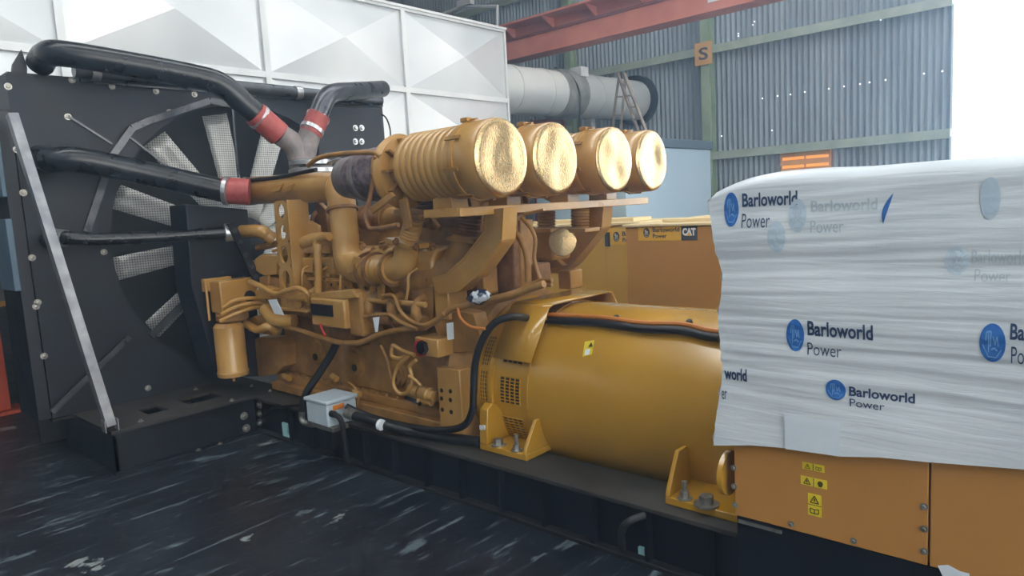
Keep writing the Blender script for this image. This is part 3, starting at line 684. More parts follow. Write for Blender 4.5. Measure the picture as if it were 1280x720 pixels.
# long coolant manifold, elbow and descending leg
ptube('coolant_manifold', [(306, 239), (340, 237), (380, 235), (424, 234)], 16.5, 2.86, Y, 24, 3)
p = P(312, 239, y=2.86); part('pipe_band', MB().lathe(p, (1, 0, 0), [(-.02, .108), (-.02, .114), (.02, .114), (.02, .108)], 24), M['rub'])
for q in (345, 359): ppoly('cleat', [(q-5, 241), (q+4, 239), (q+8, 229), (q+1, 231)], 2.74, .02)
ptube('coolant_elbow', [(408, 235, 2.86), (421, 236, 2.85), (426, 248, 2.84), (428, 264, 2.83)], 17, 2.84, Y, 24)
ptube('down_pipe', [(428, 258, 2.82), (431, 290, 2.8), (434, 318, 2.78), (440, 332, 2.76), (458, 337, 2.74), (478, 336, 2.73)], 17, 2.8, Y, 24)
p = P(428, 262, y=2.82); part('pipe_band', MB().lathe(p, (P(431, 290, y=2.8)-p), [(-.01, .1), (-.01, .109), (.01, .109), (.01, .1)], 24), M['brown'])
ppoly('cleat', [(432, 343), (443, 341), (450, 322), (442, 320)], 2.63, .015)
def bellows(p, q, r, n, m, amp=.12, N=28):
    p, q = Vector(p), Vector(q); L = (q-p).length; prof = []
    for i in range(n*4+1): prof.append((L*i/(n*4), r*(1+amp*math.cos(2*PI*i/4))))
    return part('bellows', MB().lathe(p, q-p, prof, N), m)
a, c = P(462, 337, y=2.73), P(492, 336, y=2.72)
bellows(a, c, px(17, a), 6, Y, .06)
for q in (460, 470, 491): 
    p = P(q, 336.5, y=2.73); part('pipe_band', MB().lathe(p, (1, 0, 0), [(-.008, .1), (-.008, .112), (.008, .112), (.008, .1)], 24), M['brown'])
ptube('turbo_elbow', [(486, 336, 2.72), (497, 335, 2.72), (505, 328, 2.72), (509, 312, 2.72), (510, 304, 2.72)], 15, 2.72, Y, 24)
def flange(px0, px1, y, th, m=Y, wpx=0):
    a, c = P(*px0, y=y), P(*px1, y=y); part('flange', MB().bar(a, c, .16, th, (0, 0, 1)), m, .004)
flange((494, 299), (524, 308), 2.7, .03); 
a, c = P(511, 299, y=2.7), P(519, 270, y=2.7); bellows(a, c, px(11.5, a), 8, Y, .1)
flange((505, 264), (537, 271), 2.7, .03)
bolts(en, [P(*q, y=2.61) for q in ((496, 302), (521, 309), (508, 267), (533, 273))], .014, .02, M['brown'], '-y')
ptube('flange_rod', [(538, 268), (549, 284)], 2.5, 2.64, Y2)
# second inlet: wide swept elbow and bellows
ptube('inlet_elbow', [(500, 350, 2.86), (535, 349, 2.86), (560, 342, 2.87), (577, 322, 2.88), (585, 300, 2.9)], 19, 2.86, Y2, 24)
a, c = P(585, 296, y=2.9), P(590, 264, y=2.92); bellows(a, c, px(13, a), 8, M['brown'], .1)
flange((570, 297), (604, 301), 2.86, .025, Y2)
ptube('stay_rod', [(556, 345), (588, 318)], 2, 2.8, M['brown'])
# cantilever arms carrying the air cleaner shelf
def arm(pxs, y):
    part('shelf_arm', MB().prism([P(*q, y=y) for q in pxs], (0, .02, 0)), Y, .004)
    inner = [P(*q, y=y) for q in pxs]; k = len(inner)//2
    b = MB(); o_ = inner[:k]
    for i in range(k-1): b.prism([o_[i], o_[i+1], o_[i+1]+V(0, .11, 0), o_[i]+V(0, .11, 0)], (o_[i+1]-o_[i]).cross(V(0, 1, 0)).normalized()*.014)
    part('arm_flange', b, Y)
    q_ = inner[k:]; b = MB()
    for i in range(len(q_)-1): b.prism([q_[i], q_[i+1], q_[i+1]+V(0, .11, 0), q_[i]+V(0, .11, 0)], (q_[i+1]-q_[i]).cross(V(0, 1, 0)).normalized()*.014)
    part('arm_flange', b, Y)
arm([(627, 260), (625, 300), (595, 342), (572, 362), (545, 365), (540, 350), (558, 345), (580, 325), (607, 290), (608, 262)], 2.72)
arm([(752, 258), (750, 284), (715, 328), (700, 339), (676, 341), (676, 325), (694, 322), (705, 312), (733, 278), (735, 258)], 3.85)
pbox('arm_post', (541, 350), (562, 400), 2.74, .16, Y)
pbox('arm_post', (697, 338), (714, 362), 3.8, .14, Y)
ppoly('arm_gusset', [(514, 352), (541, 350), (541, 400), (516, 396)], 2.78, .02, Y2)
# shelf
ZS = 1.652; XS0 = P(529, 258, y=2.47).x
part('air_cleaner_shelf', MB().box(XS0, -2.565, 2.485, 4.3, ZS-.035, ZS-.015), Y, .003)
part('shelf_lip', MB().box(-2.565, -2.55, 2.47, 4.3, ZS-.045, ZS+.0), Y, .003)
part('shelf_lip', MB().box(XS0, -2.566, 2.47, 2.485, ZS-.045, ZS+.0), Y, .003)
# four air cleaners
ZF, RF, X1 = 1.885, .196, -2.35
for i, yf in enumerate((2.58, 3.01, 3.58, 4.01)):
    prof = [(-.78, .1), (-.70, .1), (-.64, .155)]
    for k in range(9):
        t = -.62+k*.05; prof += [(t, .178+.001*k), (t+.02, .188), (t+.035, .188), (t+.05, .179)]
    prof += [(-.16, .19), (-.15, RF), (-.01, RF), (0, RF-.006)]
    body = part('air_cleaner', MB().lathe((X1, yf, ZF), (1, 0, 0), prof, 40), Y)
    vs = []; fs = []; n = 40; rr = [0, .12, .24, .36, .48, .6, .72, .84, .94, 1.0]; rnd = random.Random(i+3)
    def dz(u, v): return .010*noise.noise(V(u*1.5+i*7, v*1.2, i*3.1))*(1-(u*u+v*v)*.8)*(1 if i < 3 else 2.2)
    vs.append((X1+.012+dz(0, 0), yf, ZF))
    for r in rr[1:]:
        for k in range(n):
            u, v = r*math.cos(2*PI*k/n), r*math.sin(2*PI*k/n); vs.append((X1+(.012+dz(u, v) if r < .97 else .006), yf+u*(RF-.004), ZF+v*(RF-.004)))
    fs = [(0, 1+k, 1+(k+1) % n) for k in range(n)]
    for j in range(len(rr)-2): fs += [(1+j*n+k, 1+(j+1)*n+k, 1+(j+1)*n+(k+1) % n, 1+j*n+(k+1) % n) for k in range(n)]
    capo = MB().add(vs, fs).build('end_cover', M['cap'], body, fix=False)
    b = MB().lathe((X1-.165, yf, ZF), (1, 0, 0), [(0, .19), (0, .203), (.022, .203), (.022, .19)], 40); b.build('clamp_ring', Y, body)
    for k in range(8):
        q = 2*PI*(k+.3)/8; b = MB(); c_ = V(X1-.155, yf+.205*math.cos(q), ZF+.205*math.sin(q)); b.bar(c_-V(.05, 0, 0), c_+V(.05, 0, 0), .02, .008, (0, math.cos(q), math.sin(q))); b.build('clip', Y2, body)
    q = 2.1; c_ = V(X1-.16, yf-.06, ZF+.2); MB().box(c_.x-.03, c_.x+.02, c_.y-.02, c_.y+.02, c_.z-.012, c_.z+.01).build('latch', M['yel2'], body, .004)
    part('saddle', MB().box(XS0+.02, -2.66, yf-.06, yf+.06, ZS-.015, ZF-RF+.03), Y, .004)
# turbocharger behind each near cleaner
for yf, zz in ((2.62, 1.875), (3.98, 1.875), (3.02, 1.84), (3.56, 1.84)):
    part('compressor_housing', MB().lathe((-3.1, yf, zz), (-1, 0, 0), [(-.02, .1), (0, .13), (.01, .2), (.05, .215), (.09, .2), (.1, .12), (.16, .1)], 32), Y)
    for k in range(10):
        q = 2*PI*k/10; part('rib', MB().bar(V(-3.09, yf+.1*math.cos(q), zz+.1*math.sin(q)), V(-3.09, yf+.19*math.cos(q), zz+.19*math.sin(q)), .012, .05, (1, 0, 0)), Y2)
    part('turbine_lagging', MB().lathe((-3.24, yf, zz), (-1, 0, 0), [(0, .1), (.03, .15), (.14, .16), (.22, .14), (.26, .15), (.34, .13), (.38, .09)], 28), M['wrapg'])
    part('lagging_band', MB().lathe((-3.45, yf, zz), (-1, 0, 0), [(0, .14), (0, .16), (.025, .16), (.025, .14)], 28), M['gry'])
a = P(443, 222, y=2.66); part('turbine_outlet', MB().lathe(a, (-1, .12, .05), [(-.1, .12), (.0, .135), (.02, .125), (.06, .13), (.1, .08)], 28), M['gry'])
ppoly('turbo_bracket', [(497, 250), (508, 246), (514, 285), (505, 289)], 2.5, .02, Y2)
ppoly('turbo_bracket', [(460, 260), (488, 240), (493, 246), (465, 268)], 2.44, .02, Y2)
ptube('oil_line', [(470, 196), (467, 218), (462, 250), (457, 266), (460, 282), (468, 286), (498, 281)], 3, 2.43, M['brown'])
ptube('oil_line', [(385, 207), (400, 197), (430, 192), (465, 191), (476, 196)], 3, 2.44, Y2)
ptube('oil_line', [(410, 204), (425, 199), (431, 206)], 2, 2.85, M['sil'])
ptube('oil_line', [(270, 245, 2.7), (300, 228, 2.75), (345, 222, 2.78), (395, 212, 2.78)], 2.2, 2.75, M['rub'])
# thermostat and coolant outlet under the tee
for q, r in (((388, 203), 26), ((392, 213), 30)):
    p = P(*q, y=3.05); part('outlet_flange', MB().lathe(p, (0, 0, 1), [(-.02, px(r, p)), (.01, px(r, p)), (.02, px(r*.8, p))], 28), M['sil'])
part('thermostat_housing', MB().cyl(P(395, 232, y=3.1), P(395, 205, y=3.1), .13, .12), M['gry'])
ptube('lifting_eye', [(358, 290), (360, 270), (370, 264), (380, 272), (383, 292)], 4, 2.86, Y)
ppoly('lifting_bracket', [(372, 285), (386, 276), (397, 282), (399, 296), (374, 296)], 2.82, .03)
ppoly('strut_plate', [(390, 245), (407, 262), (410, 290), (403, 290)], 2.95, .04, Y2)
ptube('small_return_pipe', [(303, 289, 2.66), (325, 289, 2.68), (334, 294, 2.72), (343, 300, 2.76)], 8, 2.68, Y)
ptube('cross_pipe', [(378, 305), (395, 300), (420, 299)], 9, 2.8, Y)
part('cover_step', MB().box(P(378, 315, y=2.77).x, P(414, 315, y=2.77).x, 2.77, 2.9, P(390, 317, y=2.77).z, P(390, 302, y=2.77).z), Y, .012)
part('cover_step', MB().box(P(378, 340, y=2.76).x, P(416, 340, y=2.76).x, 2.76, 2.9, P(390, 342, y=2.76).z, P(390, 322, y=2.76).z), Y, .012)
ptube('vent_pipe', [(412, 296), (400, 297), (396, 303), (397, 318), (398, 345), (397, 378)], 5, 2.68, Y, 14)
p = P(397, 309, y=2.68); part('pipe_union', MB().lathe(p, (0, 0, 1), [(-.02, .034), (.02, .034)], 14), Y)
# engine control box on its bracket
p = P(387, 372, y=2.62); q = P(432, 412, y=2.62)
cb_ = part('control_module', MB().box(p.x, q.x, 2.62, 2.8, q.z, p.z), Y, .012)
a, c = P(389, 379, y=2.62), P(417, 396, y=2.62); MB().box(a.x, c.x, 2.612, 2.63, c.z, a.z).build('data_plate', M['dark'], cb_)
part('module_back', MB().box(q.x-.02, q.x+.13, 2.66, 2.84, q.z-.05, p.z+.05), Y2, .02)
ppoly('module_shelf', [(385, 372), (395, 366), (440, 362), (446, 372), (432, 374)], 2.64, .1, Y)
ppoly('module_bracket', [(404, 370), (410, 350), (438, 352), (444, 370)], 2.76, .02, Y2)
for q in ((414, 356), (423, 355), (432, 359)): p = P(*q, y=2.758); part('hole', MB().lathe(p, (0, -1, 0), [(0, .011), (.002, .011)], 10), M['dark'])
part('module_riser', MB().box(P(412, 430, y=2.74).x, P(445, 430, y=2.74).x, 2.74, 2.86, P(430, 432, y=2.74).z, P(430, 410, y=2.74).z), M['brown'], .01)
# slotted side covers right of the control box
for q in (447, 461): ppoly('slot_frame', [(q, 343), (q+4, 340), (q+4, 378), (q, 378)], 2.74, .03, Y)
ppoly('slot_frame', [(442, 372), (472, 374), (472, 380), (442, 379)], 2.74, .03, Y); ppoly('slot_frame', [(442, 338), (476, 340), (476, 346), (442, 344)], 2.74, .03, Y)
ppoly('slot_frame', [(471, 341), (477, 341), (477, 382), (471, 380)], 2.74, .03, Y)
# fuel filter group at the front
fx = P(292, 372, x=-5.2)
fb_ = part('filter_head', MB().box(-5.32, -5.14, fx.y-.13, fx.y+.17, P(300, 388, x=-5.2).z, P(300, 348, x=-5.2).z), Y, .01)
p = P(293, 371, x=-5.14); 
part('filter_port', MB().lathe(V(-5.14, fx.y+.1, fx.z), (1, 0, 0), [(0, .045), (.004, .045)], 20), M['dark'])
part('filter_cage', MB().box(-5.36, -5.3, fx.y-.17, fx.y+.05, fx.z+.06, fx.z+.16), Y, .006)
for dy in (-.16, -.1, .02): part('cage_rod', MB().cyl((-5.3, fx.y+dy, fx.z-.16), (-5.3, fx.y+dy, fx.z+.15), .01), Y)
p0, p1 = P(291, 402, x=-5.2), P(292, 470, x=-5.2)
part('fuel_filter', MB().lathe(V(-5.2, p1.y, p1.z), (0, 0, 1), [(0, .09), (.01, .115), (.04, .118), (.05, .112), (p0.z-p1.z-.03, .112), (p0.z-p1.z, .09)], 28), Y)
part('filter_drain', MB().cyl((-5.2, p1.y, p1.z-.04), (-5.2, p1.y, p1.z), .012), Y)
part('filter_base', MB().lathe(V(-5.2, p0.y, p0.z), (0, 0, 1), [(0, .09), (.02, .12), (.06, .12), (.09, .07), (.16, .08)], 24), Y2)
for k in range(3):
    part('fuel_line', MB().tube([V(-5.12, p0.y-.14+.02*k, p0.z+.03+.05*k), V(-5.06, p0.y-.02, p0.z+.08+.05*k), V(-5.05, p0.y+.16, p0.z+.1+.03*k), V(-5.04, p0.y+.3, p0.z+.02*k)], .016, 10), Y)
ppoly('filter_bracket', [(306, 400), (318, 395), (330, 404), (345, 412), (342, 420), (310, 414)], 2.66, .06, Y2)
ptube('oil_elbow', [(332, 386, 2.66), (340, 397, 2.65), (352, 401, 2.67), (368, 401, 2.72)], 8.5, 2.66, Y, 18)
ptube('oil_hose', [(308, 405, 2.62), (322, 412, 2.6), (335, 408, 2.62), (345, 414, 2.68)], 5, 2.62, Y)
ptube('oil_hose', [(313, 352, 2.62), (330, 360, 2.6), (345, 368, 2.62), (384, 374, 2.66)], 3.5, 2.62, Y)
ptube('oil_hose', [(345, 368, 2.6), (372, 360, 2.62), (385, 368, 2.66), (386, 380, 2.68)], 3, 2.62, Y)
ppoly('valve_body', [(318, 364), (328, 358), (340, 362), (338, 374), (322, 374)], 2.62, .08, Y)
for pts in ([(335, 375), (345, 374), (355, 394), (343, 392)], [(466, 397), (474, 396), (472, 415), (469, 415)]): ppoly('paper_tag', pts, 2.58, .003, M['paper'], 0)
ppoly('paper_tag', [(558, 404), (566, 403), (567, 424), (559, 425)], 2.69, .003, M['paper'], 0)
# wiring harness along the block
ptube('wiring_harness', [(355, 408), (380, 415), (405, 423), (425, 428), (450, 428), (470, 420), (495, 413), (520, 410), (540, 404), (562, 388), (590, 380), (640, 368), (680, 355)], 3.2, 2.68, Y2)
ptube('wiring_harness', [(455, 396), (485, 393), (500, 402), (522, 411)], 2.4, 2.66, Y2)
ptube('wiring_harness', [(478, 370), (492, 370), (500, 388), (515, 402), (535, 406), (555, 392)], 2.4, 2.66, Y2)
ptube('wiring_harness', [(500, 378), (488, 371), (478, 374)], 2, 2.68, Y2)
ptube('wiring_harness', [(518, 444), (502, 438), (491, 432), (490, 445), (500, 448), (508, 445)], 2.6, 2.66, Y)
ptube('wiring_harness', [(510, 445), (496, 460), (492, 480), (500, 492), (512, 488), (515, 472), (512, 458), (520, 450)], 2.4, 2.66, Y)
ptube('wiring_harness', [(476, 432), (484, 450), (488, 468), (492, 478)], 2, 2.7, Y2)
ptube('wiring_harness', [(511, 470), (518, 474), (526, 482)], 2, 2.64, Y)
for k, dx in enumerate((0, 6)): ptube('wiring_harness', [(602, 375+dx), (640, 366+dx), (672, 352+dx), (690, 350+dx)], 2.6, 2.8, Y2)
ptube('red_wire', [(572, 385), (576, 398), (588, 408), (606, 411)], 1.8, 2.66, M['orcab'])
ptube('red_wire', [(400, 405), (403, 413), (407, 420)], 1.6, 2.6, M['redk'])
# starter motors
for (ax_, ay_), (bx_, by_), r in (((512, 487), (524, 490), 8), ((526, 490), (544, 496), 9), ((517, 499), (540, 503), 6)):
    a, c = P(ax_, ay_, y=2.74), P(bx_, by_, y=2.74); L = (c-a).length; R_ = px(r, a)
    part('starter_motor', MB().lathe(a, c-a, [(0, R_*.6), (.01, R_*.95), (L*.6, R_), (L*.65, R_*.85), (L, R_*.8)], 20), Y)
ptube('starter_stud', [(507, 497), (516, 500), (525, 505)], 2.5, 2.68, M['dark']); ptube('starter_stud', [(523, 498), (522, 508)], 2, 2.68, Y)
# stop solenoid box
p, q = P(518, 421, y=2.64), P(548, 448, y=2.64); sbx = part('switch_box', MB().box(p.x, q.x, 2.64, 2.8, q.z, p.z), Y, .008)
c_ = P(527, 435, y=2.64); MB().lathe(c_, (0, -1, 0), [(0, .05), (.02, .048), (.03, .03)], 16).build('connector', M['redk'], sbx)
c_ = P(530, 434, y=2.62); MB().lathe(c_, (0, -1, 0), [(0, .042), (.03, .04)], 6).build('knob', M['dark'], sbx)
# flywheel housing
part('flywheel_housing', MB().lathe((-3.12, YC, .62), (1, 0, 0), [(0, .5), (.03, .56), (.12, .58), (.16, .54), (.26, .52)], 48), Y2)
p, q = P(545, 458, y=2.7), P(587, 531, y=2.7)
fm = part('engine_mount', MB().box(p.x, p.x+.2, 2.7, 2.9, ZR, p.z), Y, .008)
bolts(fm, [P(*q, y=2.7) for q in ((552, 488), (563, 489), (552, 498), (563, 500), (553, 512), (564, 515))], .008, .004, M['dark'], '-y')
ppoly('housing_top', [(540, 400), (560, 385), (592, 392), (600, 420), (590, 440), (555, 442)], 2.76, .1, Y2)
ppoly('clip_plate', [(515, 362), (545, 352), (548, 365), (520, 372)], 2.8, .05, Y2)
# castings and pipes in the gap below the shelf, between the arms
for pts, y, m in (([(618, 270), (640, 262), (643, 360), (622, 372)], 2.95, M['brown']), ([(644, 275), (650, 275), (651, 362), (644, 364)], 3.0, Y2), ([(594, 330), (602, 326), (606, 368), (596, 372)], 2.8, Y2), ([(655, 330), (672, 330), (674, 356), (655, 358)], 3.1, M['brown'])):
    ppoly('exhaust_casting', pts, y, .12, m, .01)
for yy_ in (3.1, 3.5):
    for k in range(6):
        x = -4.75+k*.28; part('exhaust_manifold', MB().lathe((x, yy_, 1.6), (1, 0, 0), [(0, .1), (0, .11), (.02, .11), (.02, .085), (.2, .085), (.2, .1), (.26, .1), (.26, .085)], 20), Y2 if k % 2 else M['brown'])
part('exhaust_riser', MB().box(-3.1, -2.98, 3.0, 3.6, 1.0, 1.5), M['brown'], .02)
ptube('crossover_pipe', [(626, 282), (645, 292), (655, 308), (659, 325), (660, 352)], 4, 2.9, Y2)
ptube('crossover_pipe', [(652, 272), (664, 286), (669, 300), (668, 325), (676, 352)], 2.5, 2.95, Y2)
ptube('crossover_pipe', [(655, 268), (680, 262)], 1.8, 2.95, Y)
for (a, c) in (((683, 284), (683, 258)), ((725, 284), (725, 258))):
    p, q = P(*a, y=3.6), P(*c, y=3.6); bellows(p, q, px(11, p), 7, Y2, .1); part('flange', MB().box(p.x-.09, p.x+.09, p.y-.07, p.y+.09, p.z-.03, p.z-.005), Y, .004)
part('far_turbo_body', MB().box(P(670, 300, y=3.6).x, P(696, 300, y=3.6).x, 3.55, 3.75, P(680, 325, y=3.6).z, P(680, 288, y=3.6).z), Y, .02)
p = P(703, 303, y=3.5); part('dome_cover', MB().lathe(p, (.5, -.6, .1), [(-.03, .085), (0, .09), (.006, .085), (.01, .05), (.012, .01)], 24), M['cap'])
ppoly('far_bracket', [(664, 320), (688, 318), (704, 332), (676, 338)], 3.6, .05, Y2)
# crumpled plastic sleeve tied on the harness
bm_ = MB(); 
vs = []; n = 14
for i in range(8):
    for k in range(n):
        q = 2*PI*k/n; r = .036*math.sin(PI*(i+.6)/8.2)*(1+.35*random.random()); vs.append(P(584+i*4.2, 373-.5*i, y=2.66)+V(0, r*math.cos(q), r*math.sin(q)))
fs = [(i*n+k, i*n+(k+1) % n, (i+1)*n+(k+1) % n, (i+1)*n+k) for i in range(7) for k in range(n)]
part('plastic_sleeve', bm_.add(vs, fs), M['bag'])
# fan drive guard and perforated black link arm at the front
part('belt_guard', MB().prism([P(232, 255, x=-5.35), P(310, 262, x=-5.35), P(330, 470, x=-5.35), P(272, 472, x=-5.35), P(240, 360, x=-5.35)], (-.3, 0, 0)), M['blkd'], .01)
la = [P(283, 280, x=-5.12), P(292, 278, x=-5.12), P(326, 350, x=-5.12), P(318, 356, x=-5.12)]
part('link_arm', MB().prism(la, (.02, 0, 0)), M['blk'])
for t in (.12, .32, .52, .72, .9):
    c_ = (la[0].lerp(la[3], t)+la[1].lerp(la[2], t))/2+V(.021, 0, 0); part('link_hole', MB().lathe(c_, (1, 0, 0), [(0, .022), (.002, .022)], 14), M['pipeg'])

# ------------------------------------------------------------------ alternator
al = thing('alternator', 'smooth yellow barrel alternator with side vents bolted on black rails', 'alternator', (-2, YC, ZR))
ZA, RA = .572, .489
A = M['alt']
MB().lathe((-2.88, YC, ZA), (1, 0, 0), [(0, .44), (0, .5), (.03, .505), (.03, .478), (.12, .478), (.12, .5), (.15, .5), (.15, .482), (.40, .482), (.40, RA+.006), (.415, RA+.006)], 72).build('fan_section', A, al)
MB().lathe((-2.47, YC, ZA), (1, 0, 0), [(0, RA), (1.36, RA), (1.37, RA-.01)], 72).build('barrel', A, al)
# louvred vent grilles set around the fan section
def grille(xc, ang, w_, h_, r):
    """ang: degrees around the barrel, 180 = facing -y; h_ along the circumference"""
    q = math.radians(ang); nrm = V(0, math.cos(q), math.sin(q)); tan = V(0, -math.sin(q), math.cos(q)); c_ = V(xc, YC, ZA)+nrm*(r+.0005)
    g = MB(); k = 8
    for i in range(k):
        a0 = q+h_*(i/k-.5)/r; a1 = q+h_*((i+1)/k-.5)/r
        pa = [V(xc-w_/2, YC+r*math.cos(a0), ZA+r*math.sin(a0)), V(xc+w_/2, YC+r*math.cos(a0), ZA+r*math.sin(a0)), V(xc+w_/2, YC+r*math.cos(a1), ZA+r*math.sin(a1)), V(xc-w_/2, YC+r*math.cos(a1), ZA+r*math.sin(a1))]
        g.add([v+nrm*.003 for v in pa], [(0, 1, 2, 3)])
    g_ = g.build('vent_grille', M['dark'], al)
    b = MB(); nc, nr = 4, 8
    for i in range(nc+1):
        x = xc-w_/2+w_*i/nc; pts_ = []
        for j in range(7):
            a0 = q+h_*(j/6-.5)/r; pts_.append(V(x, YC+(r+.005)*math.cos(a0), ZA+(r+.005)*math.sin(a0)))
        for s_, t_ in zip(pts_, pts_[1:]): b.bar(s_, t_, .006, .006, nrm)
    for j in range(nr+1):
        a0 = q+h_*(j/nr-.5)/r; b.bar(V(xc-w_/2, YC+(r+.005)*math.cos(a0), ZA+(r+.005)*math.sin(a0)), V(xc+w_/2, YC+(r+.005)*math.cos(a0), ZA+(r+.005)*math.sin(a0)), .006, .006, nrm)
    b.build('grille_bars', A, g_)
for ang in (148, 175, 203): grille(-2.60, ang, .15, .15, .482)
for ang in (150, 175, 200): grille(-2.80, ang, .075, .18, .478)
# mounting feet
def foot(x0, x1, y0_, gl, gr):
    ft = MB().box(x0, x1, y0_, YC-.3, ZR, ZR+.035).build('foot', A, al, .004)
    if gl:
        b = MB().prism([(x0, y0_, ZR+.035), (x0, y0_+.01, ZR+.16), (x0, y0_+.02, ZR+.235), (x0, y0_+.06, ZR+.26), (x0, y0_+.1, ZR+.25), (x0, y0_+.2, ZR+.12), (x0, y0_+.2, ZR+.035)], (.06, 0, 0)).build('gusset', A, ft, .006)
    else: MB().prism([(x0, y0_, ZR+.035), (x0, y0_+.01, ZR+.07), (x0, y0_+.1, ZR+.22), (x0, y0_+.2, ZR+.22), (x0, y0_+.2, ZR+.035)], (.022, 0, 0)).build('gusset', A, ft, .004)
    if gr: MB().prism([(x1-.024, y0_, ZR+.035), (x1-.024, y0_+.01, ZR+.07), (x1-.024, y0_+.1, ZR+.2), (x1-.024, y0_+.25, ZR+.2), (x1-.024, y0_+.25, ZR+.035)], (.022, 0, 0)).build('gusset', A, ft, .004)
    return ft
f1 = foot(-2.74, -2.39, 2.69, True, True); f2 = foot(-1.53, -1.15, 2.64, False, False)
bolts(f1, [P(623, 556, z=ZR+.035)], .026, .03, M['zinc']); bolts(f1, [P(646, 563, z=ZR+.035)], .02, .03, M['zinc'], 'z', .06)
bolts(f2, [P(856, 623, z=ZR+.035)], .02, .03, M['zinc'], 'z', .05); bolts(f2, [P(883, 631, z=ZR+.035)], .032, .035, M['zinc'])
for k in range(2): MB().box(-2.735+k*.024, -2.717+k*.024, 2.692, 2.7005, ZR+.115+k*.006, ZR+.14+k*.006).build('paper_patch', M['paper'], f1)
MB().lathe(V(-1.2, P(908, 590, x=-1.2).y, P(908, 590, x=-1.2).z), (1, 0, 0), [(0, .09), (.02, .09)], 24).build('end_lug', A, al)
# bent cable guard over the barrel joint
gx0, gx1 = -2.70, -2.42
prof = [(2.80, .80), (2.98, 1.075), (3.02, 1.09), (3.58, 1.09), (3.62, 1.075), (3.8, .80)]
vs = []; 
gm = MB()
for (ya, za), (yb, zb_) in zip(prof, prof[1:]):
    gm.add([(gx0, ya, za), (gx1, ya, za), (gx1, yb, zb_), (gx0, yb, zb_)], [(0, 1, 2, 3)])
go = gm.build('cable_guard', A, al, fix=False); md = go.modifiers.new('s', 'SOLIDIFY'); md.thickness = .008
MB().box(gx1-.05, gx1-.03, 2.98, 3.0, 1.0, 1.07).build('guard_post', A, al)
# warning sticker on the barrel
def on_barrel(px_, py_, r=RA+.002):
    d = FW+RT*((px_-640)/FPX)+UP*((360-py_)/FPX); o2 = CAM-V(0, YC, ZA); aa = d.y**2+d.z**2; bb_ = 2*(o2.y*d.y+o2.z*d.z); cc = o2.y**2+o2.z**2-r*r
    t = (-bb_-math.sqrt(bb_*bb_-4*aa*cc))/(2*aa); return CAM+d*t
MB().add([on_barrel(*q) for q in ((731, 427), (743, 425), (740, 443), (728, 446))], [(0, 1, 2, 3)]).build('warning_sticker', M['yst'], al)
MB().add([on_barrel(*q, RA+.004) for q in ((732, 437), (738, 436), (736.5, 443), (730.5, 444))], [(0, 1, 2, 3)]).build('sticker_symbol', M['paper'], al)
MB().add([on_barrel(*q, RA+.004) for q in ((735, 434), (741, 433), (739, 427.5))], [(0, 1, 2)]).build('sticker_symbol', M['ydk'], al)
for q in ((686, 393), (772, 401), (863, 407)):
    c_ = on_barrel(*q, RA+.01); MB().lathe(c_, c_-V(c_.x, YC, ZA), [(0, .016), (.03, .016), (.034, .01)], 10).build('cable_clip', M['rub'], al)
# ------------------------------------------------------------------ cables
cpts = [on_barrel(*q, RA+.028) for q in ((900, 423), (880, 420), (850, 413), (800, 411), (750, 404), (700, 401), (668, 399))]
oc = MB().tube([p+V(0, .02, .028) for p in cpts], .013, 8).build('orange_conduit', M['orcab']); tag(oc, 'thin orange conduit lying along the alternator above black cable', 'conduit')
ck = MB().tube(cpts+[P(640, 396, y=2.78), P(618, 404, y=2.72), P(603, 425, y=2.68), P(594, 455, y=2.66), P(592, 490, y=2.65), P(590, 515, y=2.64), P(578, 533, y=2.64), P(548, 538, y=2.63), P(515, 534, y=2.62), P(480, 526, y=2.6), P(450, 516, y=2.57), P(433, 510, y=2.53)], .02, 12).build('power_cable')if False else MB().tube(cpts+[P(640, 396, y=2.78), P(618, 404, y=2.72), P(603, 425, y=2.68), P(594, 455, y=2.66), P(592, 490, y=2.65), P(590, 515, y=2.64), P(578, 533, y=2.64), P(548, 538, y=2.63), P(515, 534, y=2.62), P(480, 526, y=2.6), P(450, 516, y=2.57), P(433, 508, y=2.53)], .021, 12).build('power_cable', M['rub'])
tag(ck, 'black cable looping from grey junction box up over the alternator', 'cable')
cf = thing('flexible_conduit', 'thick black ribbed conduit from the control module down to junction box', 'conduit', P(398, 470, y=2.66))
MB().tube([P(421, 428, y=2.7), P(412, 446, y=2.68), P(398, 468, y=2.62), P(386, 486, y=2.56), P(380, 500, y=2.53), P(379, 514, y=2.52)], .027, 14).build('hose', M['rub'], cf)
MB().tube([P(379, 512, y=2.52), P(377, 520, y=2.52), P(380, 528, y=2.52), P(392, 531, y=2.54)], .022, 12).build('end_fitting', M['zinc'], cf)
c2 = thing('drain_hose', 'short thick black hose with white band lying beside junction box', 'hose', P(465, 530, y=2.52))
hp = [P(443, 520, y=2.5), P(458, 524, y=2.5), P(480, 531, y=2.53), P(515, 540, z=.318), P(550, 546, z=.318), P(600, 552, z=.318)]
MB().tube(hp, .03, 14).build('hose', M['rub'], c2)
MB().lathe(P(476, 531, y=2.5), hp[2]-hp[1], [(-.012, .03), (-.012, .034), (.012, .034), (.012, .03)], 16).build('band', M['paper'], c2)
MB().tube([P(434, 516, y=2.5), P(444, 520.5, y=2.5)], [.035, .035], 14).build('gland', M['zinc'], c2)
